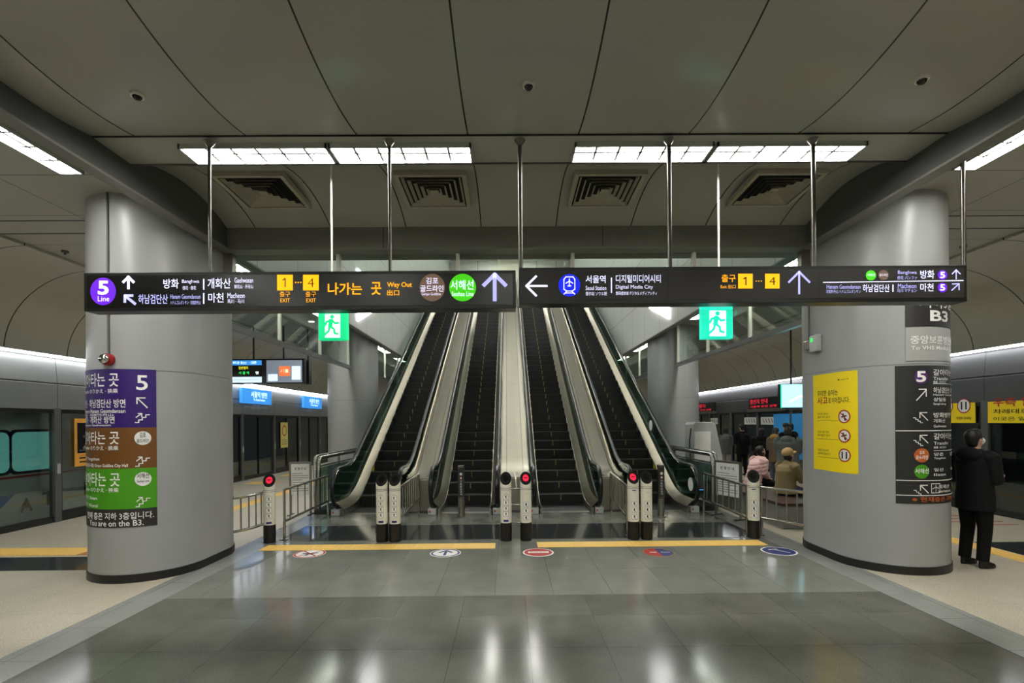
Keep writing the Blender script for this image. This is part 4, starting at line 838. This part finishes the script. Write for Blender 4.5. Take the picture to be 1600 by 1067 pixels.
# blue header signs above doors (train side) and red led signs (other side)
hx = XL + .055
def on_x(X, off): return lambda y, z: Vector((X + off, y, z))
for (ya, yb, za, zb_), lb in (((16.3, 18.3, 2.72, 3.0), 'bright blue destination sign above the doors, nearer the information screens'), ((21.2, 23.2, 2.70, 2.98), 'bright blue destination sign above the doors, beside the far column')):
    t = thing('destination_sign', lb, 'sign'); MB().box(hx + .02, hx + .12, ya, yb, za - .12, zb_ + .1).build('case', 'lit_sky', t, bevel=.005)
    f = Face(t, on_x(hx + .12, .004)); f.letters([('서울역 방면', ya + .55, zb_ + .02, yb - .35, za + .09), ('To Seoul Station', ya + .7, za + .06, yb - .5, za - .02)], 'lit_white')
for y in (16.6, 21.3):
    t = thing('information_strip', 'small white line diagram printed on the door header below a blue sign', 'sign', (0, 0, 0), 0, 'line diagrams on the door header'); f = Face(t, on_x(hx, .008)); f.strokes([[(y, 2.48), (y + 1.6, 2.48)]], .012, 'vinyl_white', 'line'); f.letters([('김포공항', y + .55, 2.58, y + 1.05, 2.51), ('Gimpo Int. Airport', y + .5, 2.45, y + 1.1, 2.41)], 'vinyl_white')
hx = XR - .065
for (ya, yb), tx, lb in (((22.5, 25.2), '일반열차', 'red led text display above the doors nearest the far column'), ((16.9, 19.2), '행선지 안내', 'red led text display above the doors beside the pale blue screen')):
    t = thing('led_display', lb, 'display'); MB().box(hx - .1, hx, ya, yb, 2.32, 2.72).build('case', 'door_dark', t, bevel=.005); MB().box(hx - .13, hx, ya - .1, yb + .1, 2.2, 2.32).build('tray', 'steel_brushed', t)
    f = Face(t, on_x(hx - .1, -.004)); f.letters([(tx, yb - .1, 2.68, ya + .9, 2.5), ('서울역 방면 급행', yb - .1, 2.44, ya + .3, 2.36)], 'lit_ledred')
ad = thing('advert_panel', 'glowing blue advert panel on the screen doors behind the crowd', 'advert', (XR - .03, 15.7, 0)); MB().box(-.03, .0, 0, 1.9, .6, 2.1).build('face', 'lit_adblue', ad); MB().box(-.035, .005, -.04, 0, .55, 2.15).build('frame', 'door_frame', ad)
for y in (17.6, 18.9, 22.4): 
    t = thing('door_sticker', 'white safety sticker strip high on a screen door behind the crowd', 'sticker', (XR - .028, y, 0), 0, 'white safety stickers on doors'); MB().box(-.006, 0, 0, .95, 1.72, 2.0).build('sheet', 'vinyl_white', t)
    f = Face(t, lambda a, b: Vector((-.008, a, b))); f.strokes([[(.1 + .2 * k, 1.8), (.2 + .2 * k, 1.94)] for k in range(4)], .05, 'print_grey', 'pictogram')
for ya, yb, lb, tx in ((9.98, 11.3, 'yellow safety banner with round symbols on the screen door, part hidden by a column', 0), (7.3, 9.75, 'long yellow banner with red heading on the screen door beyond the man in black', 1)):
    t = thing('banner', lb, 'banner'); MB().box(XR - .05, XR - .035, ya, yb, 1.80, 2.36).build('sheet', 'vinyl_yellow', t); f = Face(t, on_x(XR - .05, -.004)); f2 = Face(t, on_x(XR - .05, -.007))
    if tx: f.letters([('우측 일반열차 전용', yb - .15, 2.29, ya + .35, 2.12)], 'print_red', bold=.02); f.letters([('차례대로 줄을 서주세요', yb - .15, 2.07, ya + .5, 1.98), ('이곳은 일반열차 타는 곳입니다', yb - .15, 1.92, ya + .3, 1.85)], 'print_black')
    else:
        for y in (10.22, 10.62): f.disc(y, 2.16, .15, .15, 'vinyl_white', 'symbol_disc'); f2.ring(y, 2.16, .155, .155, .022, 'print_red', 'symbol_ring'); f2.strokes([[(y - .05, 2.23), (y - .05, 2.09)], [(y + .05, 2.23), (y + .05, 2.09)]], .035, 'print_black', 'pictogram')
        f.letters([('기대지 마세요', 10.4, 1.93, 10.06, 1.87)], 'print_black')
# poster and notices on the near train-side doors
pt = thing('poster', 'dark framed poster with amber border on the screen door before the train', 'poster', (XL + .03, 10.17, 0)); MB().box(0, .02, 0, .62, 1.05, 2.04).build('frame', 'poster_amber', pt); MB().box(.018, .024, .05, .57, 1.32, 1.95).build('picture', 'screen_black', pt)
f = Face(pt, lambda a, b: Vector((.027, a, b))); f.disc(.34, 1.82, .035, .04, 'print_grey', 'figure_head', 16); f.strokes([[(.34, 1.78), (.31, 1.6), (.2, 1.42)], [(.31, 1.6), (.42, 1.42)], [(.33, 1.74), (.46, 1.68)], [(.33, 1.74), (.2, 1.66)]], .05, 'print_grey', 'figure'); f.strokes([[(.1, 1.38), (.5, 1.38)]], .02, 'print_grey', 'text_lines'); f.strokes([[(.1, 1.22), (.5, 1.22)], [(.1, 1.14), (.4, 1.14)]], .03, 'print_black', 'text_lines')
pt = thing('poster', 'yellow notice poster with round red symbol on a far screen door', 'poster', (XL + .03, 19.3, 0)); MB().box(0, .012, 0, .62, .95, 1.95).build('sheet', 'notice_yellow', pt)
f = Face(pt, lambda a, b: Vector((.015, a, b))); f.ring(.31, 1.62, .2, .22, .05, 'print_red', 'symbol_ring'); f.strokes([[(.1, 1.25 - .08 * k), (.52, 1.25 - .08 * k)] for k in range(3)], .02, 'print_black', 'text_lines')

# ================================================================== TRAIN
tr = thing('train', 'silver train standing behind the glass screen doors', 'train', (XL - .32, 0, 0))
mb = MB(); prof = [(0, -.9), (.02, .2), (.04, 1.0), (0, 2.2), (-.2, 2.9), (-2.8, 2.9), (-2.9, -.9)]; n = len(prof)
mb.add([(x, 4.5, z) for x, z in prof] + [(x, 12.6, z) for x, z in prof], [tuple(range(n)), tuple(range(n, 2 * n))[::-1]] + [(k, (k + 1) % n, n + (k + 1) % n, n + k) for k in range(n)]); mb.build('body', 'train_silver', tr, smooth=30)
def rr(y0, y1, z0, z1, r=.12, n=5):
    out = []
    for cy, cz, a in ((y1 - r, z1 - r, 0), (y0 + r, z1 - r, PI / 2), (y0 + r, z0 + r, PI), (y1 - r, z0 + r, 1.5 * PI)):
        out += [(cy + r * math.cos(a + PI / 2 * k / n), cz + r * math.sin(a + PI / 2 * k / n)) for k in range(n + 1)]
    return out
for y0, y1 in ((5.2, 7.0), (8.05, 9.15), (9.2, 10.15), (10.55, 11.0)):
    MB().add([(.045, y, z) for y, z in rr(y0 - .05, y1 + .05, .99, 1.83)], [tuple(range(24))]).build('window_surround', 'train_dark', tr); MB().add([(.052, y, z) for y, z in rr(y0, y1, 1.04, 1.78)], [tuple(range(24))]).build('window', 'train_window', tr)
MB().box(.03, .047, 4.5, 12.6, .92, .96).build('stripe', 'train_red', tr)
f = Face(tr, lambda y, z: Vector((.047, y, z)))
f.letters([('A', 9.35, .52, 9.6, .26), ('T', 9.78, .58, 10.05, .32)], 'train_dark', bold=.03); f.letters([('K', 10.75, .66, 11.0, .4)], 'train_dark', bold=.03)
f.poly([(8.3, .45), (9.0, .62), (9.25, .62), (8.9, .32), (8.3, .2)], 'train_blue', 'swoosh')
for k in range(3): f.rect(11.0, .62 - .13 * k, 11.9, .57 - .13 * k, 'vinyl_white', 'stripe')

# ================================================================== SCREENS
def screen(a, b, Y, poles, label, draw):
    t = thing('information_screen', label, 'display', ((a.x + b.x) / 2, Y, b.z)); w_, h = abs(b.x - a.x) / 2, a.z - b.z
    sc_ = MB().box(-w_, w_, 0, .14, 0, h).build('case', 'black_plastic', t, bevel=.01)
    for x in poles: MB().tube([(x, .07, h), (x, .07, 4.68 - t.location.z)], .025, 10).build('pole', 'black_plastic', t)
    draw(Face(sc_, lambda u, v: Vector((-w_ + 2 * w_ * u, -.006, h * (1 - v)))), Face(sc_, lambda u, v: Vector((-w_ + 2 * w_ * u, -.009, h * (1 - v))))); return t
def d1(f, g):
    f.rect(.03, .06, .46, .25, 'lit_sky', 'picture_header'); f.rect(.03, .25, .46, .72, 'screen_black', 'picture'); f.rect(.03, .72, .46, .95, 'lit_pale', 'picture_footer')
    g.letters([('일반열차', .17, .3, .29, .42)], 'lit_ledyellow'); g.letters([('서 울 역', .17, .5, .30, .62)], 'lit_ledgreen'); g.letters([('행', .38, .5, .42, .62)], 'lit_white')
    f.rect(.52, .06, .97, .95, 'lit_grey', 'picture'); g.rect(.68, .3, .82, .7, 'lit_orange', 'picture_detail'); g.letters([('서울', .7, .42, .8, .56)], 'lit_white'); g.rect(.54, .62, .66, .9, 'lit_pale', 'picture_detail'); g.rect(.84, .3, .95, .85, 'lit_pale', 'picture_detail')
    g.letters([('타는 곳', .1, .1, .4, .2)], 'lit_white'); g.strokes([[(.06, .84), (.43, .84)]], .008, 'print_blue', 'picture_detail')
Ya = 14.0
screen(at_y(352, 561, Ya), at_y(476, 599, Ya), Ya, (-.35, .5), 'black twin information screen hung over the platform on two poles', d1)
a, b = at_y(474, 563, Ya + .5), at_y(483, 600, Ya + .5); t = thing('information_screen', 'edge of a second black screen just behind the twin screen', 'display', (a.x, Ya + .5, b.z)); MB().box(0, b.x - a.x, 0, .2, 0, a.z - b.z).build('case', 'black_plastic', t, bevel=.01); MB().tube([(.1, .1, a.z - b.z), (.1, .1, 4.68 - b.z)], .025, 8).build('pole', 'black_plastic', t)
def d2(f, g): f.rect(.015, .02, .985, .97, 'lit_cyan', 'picture'); g.rect(.0, .0, .03, 1, 'lit_exit_teal', 'frame'); g.strokes([[(.2, .75), (.45, .5), (.6, .62), (.9, .3)]], .05, 'lit_white', 'picture_detail')
Ya = 14.2
screen(at_y(1219, 600, Ya), at_y(1290, 637, Ya), Ya, (-.3, .5), 'bright pale blue screen hung over the platform crowd', d2)

# ================================================================== BENCH
be = thing('bench', 'grey box bench with red brown wooden seat between the columns', 'bench', (5.2, 10.2, 0), 0)
MB().box(-.62, .5, -1.7, 1.7, 0, .40).build('base', 'bench_grey', be, bevel=.01); MB().box(-.64, .52, -1.72, 1.72, .40, .45).build('seat', 'wood_seat', be, bevel=.01); MB().box(-.5, -.1, 1.0, 1.65, .45, .47).build('cushion', 'coat_grey', be)

# ================================================================== PEOPLE
def solid(mb, m, name, parent, vox, smooth_it=6, fn=None):
    me = mb.mesh('tmp'); o = bpy.data.objects.new('tmp', me); COL.objects.link(o)
    r = o.modifiers.new('r', 'REMESH'); r.mode = 'VOXEL'; r.voxel_size = vox; s = o.modifiers.new('s', 'SMOOTH'); s.iterations = smooth_it; s.factor = .5
    out = bpy.data.meshes.new_from_object(o.evaluated_get(bpy.context.evaluated_depsgraph_get())); bpy.data.objects.remove(o); bpy.data.meshes.remove(me)
    if fn:
        for v in out.vertices: v.co += fn(v.co, v.normal)
    out.materials.clear(); out.shade_smooth(); out.name = name; return link(name, out, m, parent, None, 0, False)
def hand(mb, wr, d, side, curl=.6, palm=None):
    """palm, four fingers of unequal length and a thumb; d is the forearm direction"""
    d = Vector(d).normalized(); wr = Vector(wr); n = Vector(palm) if palm else Vector((0, 0, -1)); n = (n - d * n.dot(d)).normalized(); a = d.cross(n) * side
    c = wr + d * .05; mb.tube([wr - d * .03, wr + d * .02, wr + d * .085], [(.026, .02), (.038, .017), (.040, .014)], 10, up=n)
    for k, ln in enumerate((.068, .078, .072, .056)):
        b = wr + d * .085 + a * (.030 - .02 * k); p = [b - d * .02, b]; ang = 0; q = b
        for j, f in enumerate((.45, .32, .23)):
            ang += curl * (.7, 1, .7)[j]; q = q + (d * math.cos(ang) + n * math.sin(ang)) * ln * f; p.append(q.copy())
        mb.tube(p, [.0095, .0095, .009, .0085, .0075], 8)
    b = wr + d * .02 + a * .03; mb.tube([b - a * .015, b + a * .012 + d * .025, b + a * .016 + d * .05 + n * .015, b + a * .008 + d * .072 + n * .024], [.013, .0125, .011, .009], 8)
def person(label, loc, rz, top_m, bottom_m, hgt=1.7, sit=False, arms='down', hair='short', shoes='shoe_black', vox=.014, long=.72, puffy=False, mask=False, hood=False, cap=None, lean=0, head_pitch=0, fat=1.0, hood_m=None, hz=0):
    t = thing('person', label, 'person', loc, rz); k = hgt / 1.72; t.scale = (k, k, k)
    dz = -.36 if sit else 0; hipz = .90 + dz
    tilt = lambda p: Vector((p[0], p[1] + lean * max(0, p[2] - hipz), p[2]))
    body = MB(); coat = MB(); pants = MB(); shoe = MB()
    T = lambda z, rx, ry, cy=0: (z + dz, rx, ry, 0, cy + lean * max(0, z - .9))
    body.loft([T(.86, .15, .10), T(1.0, .135, .095), T(1.15, .14, .10), T(1.3, .165, .105), T(1.4, .15, .085), T(1.45, .06, .06), T(1.5, .052, .055), T(1.56, .05, .055, .01)])
    f = fat
    coat.loft([T(long if not sit else .86, .20 * f, .15 * f), T(.9, .195 * f, .145 * f), T(1.0, .185 * f, .135 * f), T(1.15, .185 * f, .135 * f), T(1.3, .205 * f, .14 * f), T(1.38, .19 * f, .12 * f), T(1.43, .12 * f, .095), T(1.49, .075, .08)])
    if hood: coat.ball((0, -.1 + lean * .55, 1.42 + dz), (.15, .09, .10)); coat.tube([(.1, -.05 + lean * .55, 1.42 + dz), (.12, .04 + lean * .55, 1.44 + dz), (.05, .1 + lean * .55, 1.40 + dz)], .04, 8); coat.tube([(-.1, -.05 + lean * .55, 1.42 + dz), (-.12, .04 + lean * .55, 1.44 + dz), (-.05, .1 + lean * .55, 1.40 + dz)], .04, 8)
    for s in (-1, 1):
        sh = tilt((s * .185 * f, 0, 1.39 + dz))
        if arms == 'down': el = tilt((s * .245, -.03, 1.12 + dz)); wr = tilt((s * .25, .05, .88 + dz))
        elif arms == 'phone': el = tilt((s * .225, .03, 1.10 + dz)); wr = tilt((s * .075, .27, 1.13 + dz))
        else: el = tilt((s * .23, .06, 1.13 + dz)); wr = tilt((s * .08, .30, 1.0 + dz))
        if arms == 'reach' and s > 0: el = tilt((.25, .15, 1.14 + dz)); wr = tilt((.16, .40, 1.22 + dz))
        body.tube([sh, el, wr], [.045, .038, .026], 10); hand(body, wr, wr - el, s, .55 if arms != 'down' else .35, (0, .2, 1) if arms != 'down' else (-s, 0, 0))
        m_ = el.lerp(wr, .9); coat.tube([sh + Vector((-s * .05, 0, .01)), sh, sh.lerp(el, .5), el, el.lerp(wr, .5), m_], [.08 * f, .078 * f, .072 * f, .066 * f, .06 * f, .05], 12)
        if sit:
            hp = Vector((s * .095, 0, .555)); kn = Vector((s * .11, .42, .53)); an = Vector((s * .11, .40, .09))
        else:
            hp = Vector((s * .09, 0, .9)); kn = Vector((s * .10, .02, .48)); an = Vector((s * .105, -.03, .09))
        body.tube([hp, hp.lerp(kn, .5), kn, kn.lerp(an, .35), an, an - Vector((0, 0, .05))], [.078, .07, .052, .05, .035, .035], 12)
        pants.tube([hp + Vector((0, 0, .03)), hp.lerp(kn, .5), kn, kn.lerp(an, .5), an], [.105, .092, .074, .068, .064], 14)
        shoe.loft([(0, .045, .12, an.x, an.y + .07), (.035, .047, .125, an.x, an.y + .07), (.06, .043, .105, an.x, an.y + .055), (.085, .04, .06, an.x, an.y + .01), (.115, .036, .045, an.x, an.y)], 16)
    pants.ball((0, 0, hipz + .0), (.165, .125, .11))
    # head
    hc = tilt((0, .025, 1.615 + dz)); 
    hd = MB(); hd.ball(hc, (.074, .092, .112), 20, 14); hd.ball(hc + Vector((0, .02, -.055)), (.056, .066, .062)); hd.ball(hc + Vector((0, .095, -.012)), (.013, .018, .02), 8, 6); hd.ball(hc + Vector((0, .085, -.055)), (.024, .01, .009), 8, 6)
    for s in (-1, 1): hd.ball(hc + Vector((s * .075, -.005, -.01)), (.012, .02, .03), 8, 6)
    hd.tube([hc + Vector((0, -.015, -.13)), hc + Vector((0, -.01, -.05))], .05, 12)
    piv = hc + Vector((0, -.01, -.08)); Rm = Matrix.Rotation(hz, 3, 'Z') @ Matrix.Rotation(-head_pitch, 3, 'X')
    def turn(mb_): mb_.v = [tuple(piv + Rm @ (Vector(v) - piv)) for v in mb_.v]; return mb_
    turn(hd); body.add(hd.v, hd.f)
    solid(body, 'skin', 'body', t, min(vox, .009), 3)
    e = MB()
    for s in (-1, 1): e.ball(hc + Vector((s * .03, .083, .008)), (.011, .008, .006), 8, 6)
    turn(e).build('eyes', 'eye', t, smooth=60); e = MB(); e.ball(hc + Vector((0, .093, -.055)), (.02, .006, .005), 8, 6); turn(e).build('mouth', 'lips', t, smooth=60)
    h = MB(); h.ball(hc + Vector((0, -.012, .03)), (.086, .098, .104), 20, 14)
    h.ball(hc + Vector((0, .03, .075)), (.07, .07, .05)); h.ball(hc + Vector((0, -.05, -.03)), (.07, .055, .08))
    if hair == 'long': h.tube([hc + Vector((0, -.06, .02)), hc + Vector((0, -.085, -.1)), hc + Vector((0, -.09, -.24))], [(.08, .05), (.085, .045), (.07, .03)], 12)
    if hair == 'bob': h.ball(hc + Vector((0, -.03, -.04)), (.092, .075, .10))
    turn(h); solid(h, 'hair', 'hair', t, min(vox, .011), 3)
    fn = None
    if puffy: fn = lambda co, nn: nn * (.012 * abs(math.sin((co.z - co.y * .35) * PI / .085)) - .004)
    solid(coat, top_m, 'coat', t, vox if not puffy else .009, 4, fn)
    solid(pants, bottom_m, 'trousers', t, vox, 4); solid(shoe, shoes, 'shoes', t, .011, 2)
    if hood_m: hm = MB(); hm.ball((0, -.08 + lean * .55, 1.45 + dz), (.13, .09, .11)); hm.build('hood', hood_m, t, smooth=60)
    if mask: mm = MB(); mm.ball(hc + Vector((0, .05, -.045)), (.066, .062, .05), 16, 10); turn(mm).build('mask', 'mask_white', t, smooth=60); mm = MB(); mm.tube([hc + Vector((.066, .05, -.04)), hc + Vector((.08, 0, -.01))], .003, 6); mm.tube([hc + Vector((-.066, .05, -.04)), hc + Vector((-.08, 0, -.01))], .003, 6); turn(mm).build('mask_loop', 'mask_white', t)
    if cap:
        c = MB(); c.ball(hc + Vector((0, -.008, .05)), (.096, .112, .095), 22, 12); turn(c); c.build('cap', cap, t, smooth=60)
        c = MB(); rows = []
        for j in range(9):
            a = -PI * .36 + PI * .72 * j / 8; rows.append([hc + Vector((.095 * math.sin(a) * (1 - .06 * q), .085 * math.cos(a) + .085 * q * math.cos(a) ** .7, .045 - .02 * q - .02 * abs(math.sin(a)))) for q in (0, .5, 1)])
        c.strip(rows); turn(c); o = c.build('cap_peak', cap, t, smooth=60); sm = o.modifiers.new('s', 'SOLIDIFY'); sm.thickness = .006
    return t
def carried(name, label, cat, mbm, loc, rz=0): ...
# the man standing by the near screen doors
p = at_z(1524, 884, 0)
mz = person('man in black hooded coat and white mask standing behind the charcoal panel column', (p.x, p.y, 0), -1.4, 'coat_black', 'trousers_black', 1.74, arms='phone', hair='short', vox=.009, long=.72, mask=True, hood=True, head_pitch=-.3, fat=1.08, hz=-.1)
ph = Vector((0, .36, 1.16)); ph = Matrix.Rotation(-1.4, 3, 'Z') @ (ph * (1.74 / 1.72)) + Vector((p.x, p.y, 0))
t = thing('mobile_phone', 'dark mobile phone held by the standing man in black', 'phone', ph, -1.4); MB().box(-.037, .037, -.005, .005, -.07, .08).build('case', 'phone', t, bevel=.004).rotation_euler = (-.6, 0, 0)
# seated
p = (5.15, 9.45, 0)
person('seated person in tan cap and khaki fleece holding up a hand', p, -1.45, 'coat_khaki', 'jeans', 1.68, sit=True, arms='reach', hair='bob', vox=.009, cap='cap_tan', head_pitch=-.3, fat=1.2, lean=.12)
person('seated person in pink padded jacket bending over a phone', (5.25, 10.9, 0), -1.5, 'coat_pink', 'trousers_black', 1.66, sit=True, arms='lap', hair='bob', vox=.009, puffy=True, head_pitch=-.55, fat=1.2, lean=.3)
t = thing('mobile_phone', 'small phone in the hands of the seated person in pink', 'phone', (5.68, 10.95, .87), -1.5); MB().box(-.037, .037, -.07, .07, -.005, .005).build('case', 'phone', t, bevel=.004)
t = thing('paper_bag', 'pale blue paper bag beside the seated person in the tan cap', 'bag', (5.5, 8.95, .452), -.2); MB().box(-.14, .14, -.07, .07, 0, .26).build('body', 'bag_blue', t, bevel=.01); MB().tube([(-.06, -.07, .25), (-.05, -.075, .34), (.05, -.075, .34), (.06, -.07, .25)], .005, 6).build('handle', 'vinyl_white', t)
# standing crowd
for px, Y, rz, tm, bm_, hg, kw, lb in (
    (1134, 17.6, -.7, 'coat_grey', 'trousers_grey', 1.62, dict(hair='bob', arms='phone'), 'woman in grey coat and pale trousers standing beside a dark backpack'),
    (1160, 16.8, .1, 'coat_black', 'trousers_black', 1.75, dict(arms='phone', fat=1.1), 'man in black with a backpack facing the screen doors'),
    (1190, 14.6, -.5, 'coat_black', 'trousers_black', 1.64, dict(hood=True, hair='bob', arms='phone', fat=1.2), 'person in black hooded coat standing behind the seated pink jacket'),
    (1212, 14.0, -.9, 'coat_brown', 'jeans', 1.66, dict(hair='long', hood_m='hood_ochre', arms='phone'), 'woman in brown coat with ochre hood in the crowd'),
    (1231, 12.4, -.8, 'coat_green', 'trousers_black', 1.70, dict(hood=True, hair='bob', fat=1.35, arms='phone'), 'person in bulky grey green padded coat standing behind the tan cap'),
    (1229, 15.1, .2, 'coat_black', 'trousers_black', 1.78, dict(arms='down'), 'tall man in dark coat at the back of the crowd, before the blue advert'),
    (1236, 15.9, .5, 'coat_black', 'trousers_black', 1.76, dict(arms='down', fat=1.15), 'man in dark overcoat half hidden by the poster column'),
    (1112, 18.6, -.4, 'coat_black', 'trousers_black', 1.66, dict(hair='bob', arms='phone'), 'dark dressed person behind the grey machine cover')):
    x = at_y(px, 700, Y).x; person(lb, (x, Y, 0), rz, tm, bm_, hg, **kw)
    if 'backpack facing' in lb:
        t = thing('backpack', 'dark backpack on the back of the man facing the doors', 'backpack', (x, Y - .27, 1.2)); mb = MB(); mb.ball((0, 0, 0), (.17, .12, .24)); solid(mb, 'coat_black', 'pack', t, .015); MB().tube([(-.1, .02, .2), (-.11, .12, .26), (-.11, .2, .2)], .015, 8).build('strap', 'rubber', t); MB().tube([(.1, .02, .2), (.11, .12, .26), (.11, .2, .2)], .015, 8).build('strap', 'rubber', t)
